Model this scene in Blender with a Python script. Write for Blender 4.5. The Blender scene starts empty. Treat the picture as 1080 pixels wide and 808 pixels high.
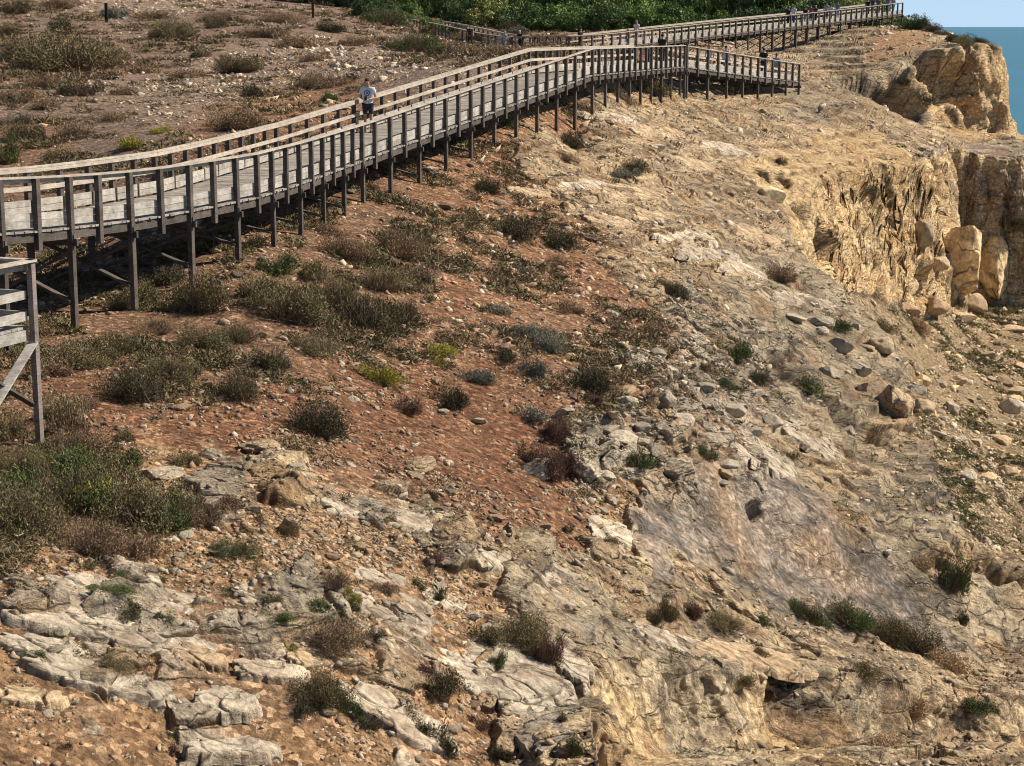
import bpy, bmesh, math, random
import numpy as np
from mathutils import Vector, Matrix
R_ = math.radians
random.seed(7)
rng = np.random.default_rng(11)
scene = bpy.context.scene
COL = scene.collection

# ------------------------------------------------------------------ camera, world, sun, exposure
F_PX, W_PX, H_PX = 1900.0, 1080.0, 808.0
PITCH = math.atan(377.0 / F_PX)
cam_d = bpy.data.cameras.new('camera')
cam = bpy.data.objects.new('camera', cam_d)
COL.objects.link(cam)
cam.location = (0, 0, 0)
cam.rotation_euler = (math.pi / 2 - PITCH, 0, 0)
cam_d.sensor_width = 36.0
cam_d.lens = 36.0 * F_PX / W_PX
cam_d.clip_start = 0.5
cam_d.clip_end = 60000.0
scene.camera = cam

SUN_AZ, SUN_EL = R_(78), R_(41)          # clockwise from +Y, height above the horizon
world = bpy.data.worlds.new('World')
scene.world = world
world.use_nodes = True
wn = world.node_tree
for n in list(wn.nodes): wn.nodes.remove(n)
w_out = wn.nodes.new('ShaderNodeOutputWorld')
w_bg = wn.nodes.new('ShaderNodeBackground')
w_sky = wn.nodes.new('ShaderNodeTexSky')
w_sky.sky_type = 'NISHITA'
w_sky.sun_disc = False
w_sky.sun_elevation = SUN_EL
w_sky.sun_rotation = SUN_AZ
w_sky.air_density = 1.0
w_sky.dust_density = 0.1
w_sky.ozone_density = 3.0
w_bg.inputs['Strength'].default_value = 0.05
# sea haze: a pale blue band low in the sky
w_tc = wn.nodes.new('ShaderNodeTexCoord'); w_sp = wn.nodes.new('ShaderNodeSeparateXYZ'); wn.links.new(w_tc.outputs['Generated'], w_sp.inputs[0])
w_rp = wn.nodes.new('ShaderNodeValToRGB'); w_rp.color_ramp.interpolation = 'EASE'
w_rp.color_ramp.elements[0].position = 0.0; w_rp.color_ramp.elements[0].color = (1, 1, 1, 1)
w_rp.color_ramp.elements[1].position = 0.22; w_rp.color_ramp.elements[1].color = (0, 0, 0, 1)
wn.links.new(w_sp.outputs[2], w_rp.inputs[0])
w_mx = wn.nodes.new('ShaderNodeMix'); w_mx.data_type = 'RGBA'
wn.links.new(w_rp.outputs[0], w_mx.inputs[0]); wn.links.new(w_sky.outputs[0], w_mx.inputs[6]); w_mx.inputs[7].default_value = (7.2, 9.9, 12.6, 1)
wn.links.new(w_mx.outputs[2], w_bg.inputs[0])
wn.links.new(w_bg.outputs[0], w_out.inputs[0])
sun_d = bpy.data.lights.new('sun', 'SUN')
sun_d.energy = 5.0
sun_d.angle = R_(0.5)
sun_d.color = (1.0, 0.90, 0.76)
sun = bpy.data.objects.new('sun', sun_d)
COL.objects.link(sun)
S = Vector((math.sin(SUN_AZ) * math.cos(SUN_EL), math.cos(SUN_AZ) * math.cos(SUN_EL), math.sin(SUN_EL)))
sun.rotation_euler = S.to_track_quat('Z', 'Y').to_euler()
sun.location = S * 100
scene.view_settings.view_transform = 'Standard'
scene.view_settings.look = 'None'
scene.view_settings.gamma = 1.0
scene.view_settings.exposure = 0.55
scene.cycles.max_bounces = 5
scene.cycles.diffuse_bounces = 2
scene.cycles.filter_width = 1.05

# ------------------------------------------------------------------ pixel <-> world helpers
CP, SP = math.cos(PITCH), math.sin(PITCH)
def ray(u, v):
    a = (u - W_PX / 2) / F_PX; b = (H_PX / 2 - v) / F_PX
    return (a, CP + b * SP, -SP + b * CP)
def at(u, v, Y):
    d = ray(u, v); t = Y / d[1]
    return (d[0] * t, Y, d[2] * t)
def project(x, y, z):
    d = y * CP - z * SP
    return W_PX / 2 + F_PX * x / d, H_PX / 2 - F_PX * (y * SP + z * CP) / d

# ------------------------------------------------------------------ noise
_perm = rng.permutation(256).astype(np.int32)
_perm = np.concatenate([_perm, _perm, _perm])
_g = rng.normal(size=(256, 3)).astype(np.float32)
_g /= np.linalg.norm(_g, axis=1)[:, None]
def pn(x, y, z, seed=0):
    x = np.asarray(x, np.float32) + seed * 17.13; y = np.asarray(y, np.float32) + seed * 7.7; z = np.asarray(z, np.float32)
    xi = np.floor(x).astype(np.int32); yi = np.floor(y).astype(np.int32); zi = np.floor(z).astype(np.int32)
    xf = x - xi; yf = y - yi; zf = z - zi
    u = xf * xf * xf * (xf * (xf * 6 - 15) + 10); v = yf * yf * yf * (yf * (yf * 6 - 15) + 10); w = zf * zf * zf * (zf * (zf * 6 - 15) + 10)
    r = 0
    for dx in (0, 1):
        px = _perm[(xi + dx) & 255]
        wx = u if dx else 1 - u
        for dy in (0, 1):
            py = _perm[px + ((yi + dy) & 255)]
            wxy = wx * (v if dy else 1 - v)
            for dz in (0, 1):
                g = _g[_perm[py + ((zi + dz) & 255)]]
                r = r + wxy * (w if dz else 1 - w) * (g[..., 0] * (xf - dx) + g[..., 1] * (yf - dy) + g[..., 2] * (zf - dz))
    return r * 1.6
def fbm(x, y, z, octv, seed=0, gain=0.5):
    r = 0; a = 1.0; f = 1.0; s = 0
    for i in range(octv):
        r = r + a * pn(x * f, y * f, z * f, seed + i); s += a; a *= gain; f *= 2.03
    return r / s
_cr = rng.random((4096, 6)).astype(np.float32)
def worley(x, y, seed=0):
    """F1, F2-F1, per-cell randoms of a jittered 2-D cell pattern"""
    x = np.asarray(x, np.float32); y = np.asarray(y, np.float32)
    xi = np.floor(x).astype(np.int32); yi = np.floor(y).astype(np.int32)
    f1 = np.full(x.shape, 9.0, np.float32); f2 = f1.copy()
    cid = np.zeros(x.shape, np.int32); ox = np.zeros(x.shape, np.float32); oy = ox.copy()
    for dx in (-1, 0, 1):
        for dy in (-1, 0, 1):
            h = ((xi + dx) * 73856093 ^ (yi + dy) * 19349663 ^ (seed * 83492791)) & 4095
            c = _cr[h]
            ex = xi + dx + c[..., 0] - x; ey = yi + dy + c[..., 1] - y
            d = np.sqrt(ex * ex + ey * ey)
            m = d < f1
            f2 = np.where(m, f1, np.minimum(f2, d))
            cid = np.where(m, h, cid); ox = np.where(m, ex, ox); oy = np.where(m, ey, oy)
            f1 = np.where(m, d, f1)
    return f1, f2 - f1, _cr[cid], ox, oy
def sstep(a, b, x):
    t = np.clip((x - a) / (b - a), 0, 1)
    return t * t * (3 - 2 * t)

# ------------------------------------------------------------------ lie of the land
def poly_dist(px, py, pts, ws=None):
    """distance to an open polyline, and a value interpolated along it"""
    best = np.full(px.shape, 1e9, np.float64); val = np.zeros(px.shape)
    for i in range(len(pts) - 1):
        ax, ay = pts[i]; bx, by = pts[i + 1]
        dx, dy = bx - ax, by - ay; L = dx * dx + dy * dy
        t = np.clip(((px - ax) * dx + (py - ay) * dy) / L, 0, 1)
        d = np.hypot(px - ax - t * dx, py - ay - t * dy)
        m = d < best
        best = np.where(m, d, best)
        if ws is not None: val = np.where(m, ws[i] + (ws[i + 1] - ws[i]) * t, val)
    return best, val
def inside(px, py, poly):
    r = np.zeros(px.shape, bool); n = len(poly)
    for i in range(n):
        x1, y1 = poly[i]; x2, y2 = poly[(i + 1) % n]
        if y1 == y2: continue
        c = ((y1 > py) != (y2 > py)) & (px < (x2 - x1) * (py - y1) / (y2 - y1) + x1)
        r ^= c
    return r
# bay lip: plan x, y, cliff width
BAY = [(90, 127, 3), (60, 127, 2.5), (43, 126, 2), (34.5, 124.5, 1.8), (29.5, 125, 2), (28.5, 119, 2.2), (24.5, 109, 2.2), (22.6, 104, 2.4),
       (18.5, 97, 2.4), (14.6, 89, 2.6), (11.9, 83, 2.6), (11.0, 78, 3), (12.0, 72.5, 3.5), (13.6, 67, 4.5), (14.3, 61, 6), (14.0, 55.5, 7.5), (13.6, 48, 8), (12.7, 42, 8), (12.3, 36, 8),
       (12.3, 28, 8), (13, 20, 8), (14, 5, 8)]
BAY_L = [(a, b) for a, b, c in BAY]; BAY_W = [c for a, b, c in BAY]
BAY_P = BAY_L + [(400, 5), (400, 127)]
HEAD = [(17, 138), (24, 139), (30, 141), (34, 144), (37, 146), (39.5, 149), (43.5, 158)]
HEAD_P = HEAD + [(60, 160), (60, 600), (17, 600)]
SEA = [(60, 800), (52, 330), (45, 220), (41.2, 175), (40.6, 160), (39.8, 150), (41, 143), (50, 138), (75, 134), (130, 131)]
SEA_P = SEA + [(3000, 131), (3000, 800)]
FORE = [at(610, 800, 25.2)[:2], at(640, 765, 27.8)[:2], at(700, 742, 29.6)[:2], at(770, 752, 30.6)[:2], at(830, 735, 32.6)[:2], at(900, 752, 34)[:2], at(960, 770, 35)[:2], at(1030, 790, 36)[:2], at(1110, 800, 38)[:2]]
FORE_P = FORE + [(30, 36), (30, 5), (FORE[0][0] + .3, 5)]
SHO = [at(u_, v_, Y_)[:2] for u_, v_, Y_ in ((690,618,34.5),(760,630,36.5),(810,640,38),(850,652,39),(900,668,40),(960,695,41),(1030,722,42),(1100,740,43))]
SHO_H = [0, .5, 1.2, 1.5, 1.5, 1.2, .9, .7]
def steps(x, y, noisy=True):
    """sum of the sudden rises and drops inside the plateau"""
    wob = (0.9 * pn(x * .33, y * .33, x * 0, 31) + .45 * pn(x * .9, y * .9, x * 0, 33)) if noisy else 0
    d, _ = poly_dist(x, y, HEAD); d = np.where(inside(x, y, HEAD_P), d, -d) + 1.6 * wob
    h = 6.6 * sstep(21, 37.5, x) * sstep(-3.4, 0.4, d)
    d, _ = poly_dist(x, y, FORE); d = np.where(inside(x, y, FORE_P), d, -d) + .55 * wob
    h = h - 1.35 * sstep(-0.1, .8, d)
    d, e = poly_dist(x, y, SHO, SHO_H); up = y > np.interp(x, [p[0] for p in SHO], [p[1] for p in SHO])
    d = np.where(up, d, -d) + .35 * wob
    if noisy: h = h + e * sstep(-.4, 2.0, d) * np.exp(-np.clip(d - 1.5, 0, None) / 7)
    return h
# (u, v, plan distance) of plateau ground
PC = [(-150,808,17.6),(0,808,18.6),(270,808,20.5),(540,808,23),(700,808,24.2),(850,808,27),(1080,808,30),
 (-150,700,20),(0,700,20.8),(270,700,22.7),(540,700,26),(700,700,29.7),(800,700,32.6),(900,700,35.5),(1000,700,38.6),(1080,700,41.5),
 (-150,600,22),(0,600,23),(270,600,25),(400,600,26.7),(540,600,29.3),(700,600,34),(850,600,40.6),(1000,600,46.5),
 (-150,500,26.5),(0,500,27.5),(200,500,28.7),(400,500,31.9),(540,500,34.7),(700,500,39.8),(850,500,47.8),(960,500,53.5),
 (-150,400,33),(0,400,34),(200,400,35),(400,400,38.7),(600,400,44.3),(720,400,49.5),(800,400,54.5),(900,400,61),
 (-150,310,42),(0,310,43),(108,352,38),(180,320,41.5),(240,291,43.6),(300,280,46),(500,300,50.7),(700,300,57.7),(800,300,64.5),(850,300,69),
 (400,225,56),(460,190,61.5),(510,150,67.5),(562,125,73),(621,99,80),(560,215,63),(650,200,69),(740,200,75),(790,200,79.5),(790,240,74.5),
 (620,150,76),(700,130,86),(720,97,99),(780,97,108),(843,98,117),(760,150,88),(840,150,96),(930,163,103),(970,166,108),
 (930,110,128),(880,80,140),(860,60,150),(1000,166,118),(1040,166,124),(1075,150,135),(1010,150,131),(960,135,131),
 (780,54,158),(700,50,147),(860,43,172),(955,35,186),(1000,36,180),(1050,47,168),(1066,51,160),(1040,42,185),(980,28,215),(900,30,200),(1000,31,220),
 (600,58,118),(565,48,140),(640,55,126),(520,60,128),(500,48,150),(440,72,86),(470,42,150),(440,34,180),(700,34,195),(600,38,190),(500,30,200),
 (0,230,55),(-150,230,52),(80,205,58),(200,155,63),(300,118,73),(380,95,82),(100,100,85),(0,110,80),(-150,110,78),(200,75,105),(100,50,120),(0,40,130),(-150,40,125),
 (300,30,140),(400,34,150),(110,22,150),(0,5,178),(-150,5,175),(250,6,190),(330,16,170),(400,20,200),(440,22,187),(350,8,215),(100,-10,230),(-150,-14,230),(0,-25,330),(300,-10,330),(600,10,330),(900,20,330),(1000,24,330)]
BC = [(1000,332,121),(1080,332,119),(940,352,92),(985,275,106),(960,300,100),(910,345,84),(1000,400,103),(1080,400,101),(930,400,80),(1050,500,79),(1150,500,78),(960,480,72),(1010,540,66),(1080,600,67),(1080,700,57),
 (1100,800,47),(1250,600,65),(1250,400,100),(1250,330,118),(900,300,84),(860,300,80)]
def tps(cs, vals, lam=1e-4):
    cs = np.array(cs, float); vals = np.array(vals, float); n = len(cs)
    d = np.linalg.norm(cs[:, None] - cs[None], axis=2)
    K = np.where(d > 0, d * d * np.log(d + 1e-12), 0) + lam * np.eye(n)
    P = np.c_[np.ones(n), cs]
    A = np.zeros((n + 3, n + 3)); A[:n, :n] = K; A[:n, n:] = P; A[n:, :n] = P.T
    w = np.linalg.solve(A, np.r_[vals, 0, 0, 0])
    def f(q):
        dd = np.linalg.norm(q[:, None] - cs[None], axis=2)
        return (dd * dd * np.log(dd + 1e-12)) @ w[:n] + w[n] + q @ w[n + 1:]
    return f
def key(x, y): return np.stack([x / y * 3.0, np.log(y)], -1)
pts = np.array([at(*p) for p in PC]); bpts = np.array([at(*p) for p in BC])
zf = pts[:, 2] - steps(pts[:, 0], pts[:, 1], False)
fP = tps(key(pts[:, 0], pts[:, 1]), zf, 2e-3)
fB = tps(key(bpts[:, 0], bpts[:, 1]), bpts[:, 2], 2e-2)
GA, GL = np.linspace(-.75, .75, 260), np.linspace(math.log(5), math.log(520), 420)
ga, gl = np.meshgrid(GA, GL, indexing='ij')
q = np.stack([ga.ravel() * 3.0, gl.ravel()], -1)
TP = np.concatenate([fP(c) for c in np.array_split(q, 20)]).reshape(ga.shape)
TB = np.clip(np.concatenate([fB(c) for c in np.array_split(q, 20)]).reshape(ga.shape), -30, -9)
def samp(T, x, y):
    i = np.clip((x / y - GA[0]) / (GA[1] - GA[0]), 0, len(GA) - 1.001); j = np.clip((np.log(y) - GL[0]) / (GL[1] - GL[0]), 0, len(GL) - 1.001)
    i0 = i.astype(int); j0 = j.astype(int); a = i - i0; b = j - j0
    return T[i0, j0] * (1 - a) * (1 - b) + T[i0 + 1, j0] * a * (1 - b) + T[i0, j0 + 1] * (1 - a) * b + T[i0 + 1, j0 + 1] * a * b
def ground(x, y):
    """height of the land before its small relief, and how far inside the bay the point lies"""
    x = np.asarray(x, float); y = np.asarray(y, float)
    P = samp(TP, x, y) + steps(x, y)
    B = samp(TB, x, y)
    wob = 1.0 * pn(x * .22, y * .22, x * 0, 3) + .55 * pn(x * .6, y * .6, x * 0, 4) + .3 * pn(x * 1.4, y * 1.4, x * 0, 5)
    d, w = poly_dist(x, y, BAY_L, BAY_W); d = np.where(inside(x, y, BAY_P), d, -d) + wob * 1.1
    t = np.clip(d / w, 0, 1)
    s = t * t * (3 - 2 * t)
    z = P * (1 - s) + np.minimum(B, P) * s
    d2, _ = poly_dist(x, y, SEA); d2 = np.where(inside(x, y, SEA_P), d2, -d2) + wob * .6
    s2 = sstep(0, 3.0, d2)
    z = z * (1 - s2) + -36 * s2
    return z, d, w
def cast(us, vs):
    """where the line of sight through each photo point meets the land"""
    us = np.atleast_1d(np.asarray(us, float)); vs = np.atleast_1d(np.asarray(vs, float))
    Y = np.exp(np.linspace(math.log(12), math.log(420), 1500))
    out = []
    for u, v in zip(us, vs):
        d = ray(u, v); X = d[0] / d[1] * Y; Z = d[2] / d[1] * Y
        g = ground(X, Y)[0]
        k = np.argmax(Z < g)
        if not (Z < g).any(): out.append((np.nan, np.nan, np.nan)); continue
        out.append((X[k], Y[k], g[k]))
    return np.array(out)

# ------------------------------------------------------------------ kinds of ground
# rock = share of bare rock, rough, slab, col (main), col2 (stain), soil colour
KIND = {
 'slab':   dict(rock=.62, rough=.4, slab=.8, ka=(.52,.44,.33), kb=(.34,.28,.205), so=(.38,.24,.14)),
 'tan':    dict(rock=.66, rough=1.0, slab=.6, ka=(.62,.475,.295), kb=(.34,.25,.16), so=(.36,.225,.125)),
 'karst':  dict(rock=.90, rough=1.0, slab=.5, ka=(.50,.405,.275), kb=(.21,.17,.125), so=(.36,.26,.165)),
 'gold':   dict(rock=1.05, rough=1.0, slab=.1, ka=(.72,.53,.30), kb=(.60,.41,.215), so=(.46,.32,.18)),
 'pink':   dict(rock=1.0, rough=.6, slab=.2, ka=(.38,.305,.24), kb=(.15,.132,.115), so=(.36,.25,.16)),
 'red':    dict(rock=.14, rough=.4, slab=.1, ka=(.40,.29,.20), kb=(.32,.21,.14), so=(.220,.106,.055)),
 'orange': dict(rock=.20, rough=.4, slab=.3, ka=(.48,.38,.27), kb=(.38,.27,.17), so=(.36,.22,.118)),
 'scrub':  dict(rock=.26, rough=.5, slab=.2, ka=(.40,.31,.22), kb=(.28,.205,.14), so=(.25,.137,.074)),
 'thicket':dict(rock=.16, rough=.5, slab=.2, ka=(.40,.31,.22), kb=(.28,.205,.14), so=(.22,.128,.075)),
 'dry':    dict(rock=.14, rough=.4, slab=.2, ka=(.38,.30,.23), kb=(.27,.205,.155), so=(.20,.138,.10)),
 'scree':  dict(rock=.40, rough=.6, slab=.4, ka=(.44,.37,.29), kb=(.30,.24,.18), so=(.24,.17,.122)),
 'rubble': dict(rock=.60, rough=1.0, slab=.4, ka=(.55,.47,.36), kb=(.32,.27,.205), so=(.33,.23,.15)),
 'talus':  dict(rock=.40, rough=1.0, slab=.2, ka=(.44,.34,.22), kb=(.30,.235,.15), so=(.27,.20,.118)),
}
ZN = [(20,555,'orange'),(150,590,'orange'),(300,575,'orange'),(420,600,'orange'),(60,618,'orange'),(210,610,'orange'),(500,640,'orange'),(380,610,'orange'),
 (40,650,'slab'),(150,640,'slab'),(100,690,'slab'),(230,680,'slab'),(60,775,'orange'),(150,765,'orange'),(20,745,'orange'),(100,730,'slab'),(180,735,'slab'),(320,640,'slab'),(430,650,'slab'),(300,710,'slab'),(240,790,'slab'),(360,795,'orange'),(310,765,'orange'),
 (420,700,'slab'),(520,700,'slab'),(580,740,'slab'),(450,750,'slab'),(480,735,'orange'),(540,790,'tan'),(600,790,'tan'),(640,750,'tan'),(660,775,'gold'),(640,700,'karst'),(700,700,'karst'),(760,710,'karst'),(630,650,'karst'),(700,735,'karst'),(720,790,'karst'),(900,720,'tan'),(830,700,'tan'),(1000,740,'tan'),(1060,790,'tan'),(800,790,'tan'),(900,790,'karst'),(840,800,'gold'),(600,670,'slab'),(840,740,'karst'),(950,750,'tan'),
 (400,545,'slab'),(290,520,'tan'),(220,505,'slab'),(480,580,'karst'),(560,610,'karst'),(480,480,'red'),(300,435,'red'),(200,445,'red'),(420,465,'red'),(520,440,'red'),(380,425,'red'),(70,425,'red'),(500,540,'red'),(350,460,'red'),(250,455,'red'),(120,460,'red'),(560,470,'red'),(550,525,'red'),(600,555,'red'),(430,500,'red'),(640,540,'orange'),(430,430,'red'),(620,590,'tan'),(120,430,'red'),(170,480,'orange'),
 (650,455,'rubble'),(700,480,'rubble'),(760,460,'rubble'),(630,490,'rubble'),(800,420,'rubble'),(780,380,'rubble'),(700,400,'rubble'),(640,410,'scrub'),(560,400,'scrub'),
 (720,560,'pink'),(800,590,'pink'),(880,625,'pink'),(760,530,'pink'),(850,590,'pink'),(660,600,'tan'),(720,620,'tan'),(780,650,'tan'),(930,650,'pink'),(900,600,'pink'),(830,555,'pink'),(960,675,'pink'),(700,590,'pink'),(1000,640,'karst'),(900,560,'karst'),(960,560,'karst'),(1000,600,'tan'),(860,490,'tan'),(820,470,'karst'),(840,440,'karst'),(900,440,'karst'),(940,460,'tan'),(970,500,'karst'),(1040,650,'karst'),(1060,710,'tan'),(970,700,'tan'),
 (500,250,'scrub'),(430,290,'thicket'),(550,330,'scrub'),(480,350,'scrub'),(620,300,'red'),(660,345,'scrub'),(560,300,'scrub'),(520,390,'red'),(450,410,'red'),(600,385,'scrub'),(480,330,'red'),(470,380,'scrub'),(600,250,'scrub'),(560,190,'tan'),(640,230,'tan'),(650,190,'tan'),(700,250,'tan'),(750,290,'tan'),(740,200,'tan'),(690,150,'tan'),(640,120,'tan'),(590,135,'scrub'),(520,170,'scrub'),(540,215,'scrub'),(780,240,'tan'),(730,330,'rubble'),(800,330,'karst'),(850,345,'karst'),(890,390,'karst'),(840,380,'rubble'),(820,290,'karst'),(600,165,'tan'),(690,290,'tan'),
 (150,400,'thicket'),(250,350,'thicket'),(100,330,'thicket'),(350,330,'thicket'),(30,400,'thicket'),(250,395,'thicket'),(330,400,'scrub'),(60,500,'thicket'),(20,560,'thicket'),(100,540,'thicket'),(300,290,'thicket'),(200,290,'thicket'),(400,320,'thicket'),(330,440,'scrub'),(400,250,'thicket'),
 (200,90,'scree'),(240,70,'scree'),(160,110,'scree'),(170,60,'dry'),(100,130,'dry'),(50,60,'thicket'),(20,140,'thicket'),(60,20,'dry'),(300,60,'scree'),(400,70,'scree'),(370,110,'scrub'),(350,60,'scree'),(290,130,'scrub'),(300,20,'dry'),(450,80,'scree'),(500,60,'dry'),(20,120,'dry'),(130,8,'scree'),(200,30,'dry'),(460,35,'dry'),(600,60,'scrub'),(700,60,'scrub'),
 (780,110,'tan'),(740,115,'tan'),(850,105,'karst'),(900,85,'karst'),(950,75,'karst'),(950,50,'orange'),(880,65,'karst'),(850,70,'tan'),(800,75,'orange'),(1000,45,'tan'),(1045,50,'tan'),(950,115,'tan'),(980,70,'karst'),(1040,100,'gold'),(1060,90,'gold'),(1000,120,'gold'),(940,140,'tan'),(850,140,'tan'),(900,165,'gold'),(900,250,'gold'),(860,220,'gold'),(950,220,'gold'),(840,200,'gold'),(900,310,'gold'),(1000,200,'pink'),(1050,200,'pink'),(1050,280,'pink'),(1010,155,'tan'),(1060,160,'karst'),  # pink spots on the far ledge face stand for gold rock in shade
 (1000,400,'talus'),(1050,450,'talus'),(950,360,'talus'),(1050,550,'talus'),(1000,470,'talus'),(990,320,'talus')]
# ------------------------------------------------------------------ the land as one fine mesh
NCI, NR = 940, 1650
A_IN = 0.298
cols = np.concatenate([np.linspace(-.62, -A_IN, 70)[:-1], np.linspace(-A_IN, A_IN, NCI), np.linspace(A_IN, .62, 70)[1:]])
NC = len(cols)
YF = np.exp(np.linspace(math.log(6), math.log(480), 2600))
cc = cols[::4] if (NC - 1) % 4 == 0 else np.append(cols[::4], cols[-1])
XX = cc[:, None] * YF[None]; YY = np.broadcast_to(YF[None], XX.shape)
ZZ = ground(XX, YY)[0]
dz = np.abs(np.diff(ZZ, axis=1)); dy = np.diff(YY, axis=1); ym = .5 * (YY[:, 1:] + YY[:, :-1])
arc = np.hypot(dz, dy) / ym
ang = np.abs(np.diff(ZZ / YY, axis=1))
wgt = (.16 + .30 * sstep(70, 45, ym)) * arc + ang + .00002
# off the frame the mesh may be coarser
vpx = project(0, ym, .5 * (ZZ[:, 1:] + ZZ[:, :-1]))[1]
wgt = np.where(vpx > 850, wgt * .15, wgt)
wgt = np.where(ym > 260, wgt * .3, wgt)
kern = np.exp(-np.linspace(-2, 2, 31) ** 2); kern /= kern.sum()
wp = np.pad(wgt, ((15, 15), (0, 0)), mode='edge')
wgt = sum(kern[i] * wp[i:i + wgt.shape[0]] for i in range(31))
kern = np.exp(-np.linspace(-2, 2, 13) ** 2); kern /= kern.sum()
wp = np.pad(wgt, ((0, 0), (6, 6)), mode='edge')
wgt = sum(kern[i] * wp[:, i:i + wgt.shape[1]] for i in range(13))
cum = np.concatenate([np.zeros((len(cc), 1)), np.cumsum(wgt, axis=1)], axis=1)
cum /= cum[:, -1:]
tt = np.linspace(0, 1, NR)
Yc = np.stack([np.interp(tt, cum[i], YF) for i in range(len(cc))])
lo = np.clip(np.searchsorted(cc, cols, side='right') - 1, 0, len(cc) - 2)
fr = ((cols - cc[lo]) / (cc[lo + 1] - cc[lo]))[:, None]
BY = Yc[lo] * (1 - fr) + Yc[lo + 1] * fr
BX = cols[:, None] * BY
BZ, BD, BW = ground(BX, BY)

def f32(a): return np.asarray(a, np.float32)
x, y, z = f32(BX), f32(BY), f32(BZ)
# normals of the bare lie of the land
def normals(x, y, z):
    P = np.stack([x, y, z], -1)
    du = np.empty_like(P); du[1:-1] = P[2:] - P[:-2]; du[0] = P[1] - P[0]; du[-1] = P[-1] - P[-2]
    dv = np.empty_like(P); dv[:, 1:-1] = P[:, 2:] - P[:, :-2]; dv[:, 0] = P[:, 1] - P[:, 0]; dv[:, -1] = P[:, -1] - P[:, -2]
    n = np.cross(du, dv); n /= np.linalg.norm(n, axis=-1, keepdims=True) + 1e-12
    n[n[..., 2] < 0] *= -1
    return n
def blur(a, r, axis):
    p = np.pad(a, [(r + 1, r) if i == axis else (0, 0) for i in range(a.ndim)], mode='edge').astype(np.float64)
    c = np.cumsum(p, axis=axis); n = a.shape[axis]
    return ((np.take(c, range(2 * r + 1, 2 * r + 1 + n), axis=axis) - np.take(c, range(0, n), axis=axis)) / (2 * r + 1)).astype(np.float32)
N0 = normals(x, y, z)
steep = blur(blur(1 - N0[..., 2], 3, 0), 3, 1)
def blur2(a, r): return blur(blur(blur(blur(a, r, 0), r, 1), r, 0), r, 1)
N0 = normals(blur2(x, 9), blur2(y, 9), blur2(z, 9))

# kind of ground: nearest annotated spots, with a wobbling border
zn = cast([a for a, b, c in ZN], [b for a, b, c in ZN])
kinds = list(KIND)
zk = key(zn[:, 0], zn[:, 1]); zk[:, 0] *= 2.2; zk[:, 1] *= 2.0
qk = key(x, y); qk = qk * np.array([2.2, 2.0])
lx = np.log(y)
wa = pn(x / y * 26, lx * 16, z * 0, 61) * .10 + pn(x / y * 80, lx * 50, z * 0, 62) * .045
wb = pn(x / y * 26, lx * 16, z * 0, 63) * .10 + pn(x / y * 80, lx * 50, z * 0, 64) * .045
W = np.zeros(x.shape + (len(kinds),), np.float32); tot = 0
for i, (a, b, c) in enumerate(ZN):
    if np.isnan(zk[i, 0]): continue
    d2 = (qk[..., 0] + wa - zk[i, 0]) ** 2 + (qk[..., 1] + wb - zk[i, 1]) ** 2
    w = 1.0 / (f32(d2) + 1e-3) ** 3.2
    W[..., kinds.index(c)] += w; tot = tot + w
W /= tot[..., None]
# sheer faces are golden rock, and the bay floor is talus
cliff = f32(sstep(.42, .6, steep))
def mixk(name, m):
    global W
    W *= (1 - m)[..., None]; W[..., kinds.index(name)] += m
far_l = f32(sstep(118, 121, y) * sstep(27, 30, x) * sstep(-9.0, -11, z))
mixk('gold', cliff * f32(sstep(62, 70, y)) * (1 - far_l) * .9)
mixk('pink', cliff * far_l * .4); mixk('gold', cliff * far_l * .45)  # far ledge face: its shade is painted by mixing greyer pink into the gold
mixk('talus', f32(sstep(.75, 1.05, BD / BW)) * (1 - cliff) * f32(y < 127))
par = {k: sum(W[..., i] * KIND[n][k] for i, n in enumerate(kinds)) for k in ('rock', 'rough', 'slab')}
def parc(k): return sum(W[..., i, None] * f32(KIND[n][k]) for i, n in enumerate(kinds))

# small relief ------------------------------------------------------------
# bedding direction: beds strike along +X with a little +Y and dip to the right
ca, sa = math.cos(.38), math.sin(.38)
sx = (x * ca + y * sa); sy = (-x * sa + y * ca)
nA = fbm(x * .16, y * .16, z * .16, 3, 70)
nB = fbm(x * .55, y * .55, z * .55, 3, 74)
fd1, fd2, fd3 = (f32(sstep(b_, a_, y)) for a_, b_ in ((50, 95), (30, 60), (18, 38)))
cl2 = f32(sstep(.30, .5, steep)); fd1 = np.maximum(fd1, cl2); fd2 = np.maximum(fd2, cl2 * .8); fd3 = np.maximum(fd3, cl2 * .4)
nBs = (pn(x * .5, y * .5, z * .5, 174) + .5 * f32(sstep(110, 50, y)) * pn(x * 1.1, y * 1.1, z * 1.1, 175)) / 1.5
nC = (pn(x * 1.7, y * 1.7, z * 1.7, 78) * fd1 + .5 * pn(x * 3.45, y * 3.45, z * 3.45, 79) * fd2 + .25 * pn(x * 7, y * 7, z * 7, 80) * fd3) / 1.75
nS = fbm(sx * .5, sy * 1.9, z * 1.2, 3, 82)            # streaks along the beds
wx = sx * .55 + nB * .55 + nC * .12; wy = sy * 1.15 + nB * .7 + nC * .2
f1, fd, cr, ox, oy = worley(wx, wy, 5)
slab_h = ((cr[..., 2] - .5) * .34 + (ox * (cr[..., 3] - .5) + oy * (cr[..., 4] - .5)) * .34) * f32(sstep(0, .16, fd))
crack = np.exp(-(fd / .055) ** 2) * (.35 + .65 * (cr[..., 5] > .45))
f1b, fdb, crb, oxb, oyb = worley(x * 2.3 + nC * .8 + z, y * 2.3 + nC * .8 - z, 9)   # rubble lumps
lump = np.clip(1 - f1b * 1.25, 0, 1) * (.4 + crb[..., 2])
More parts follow.
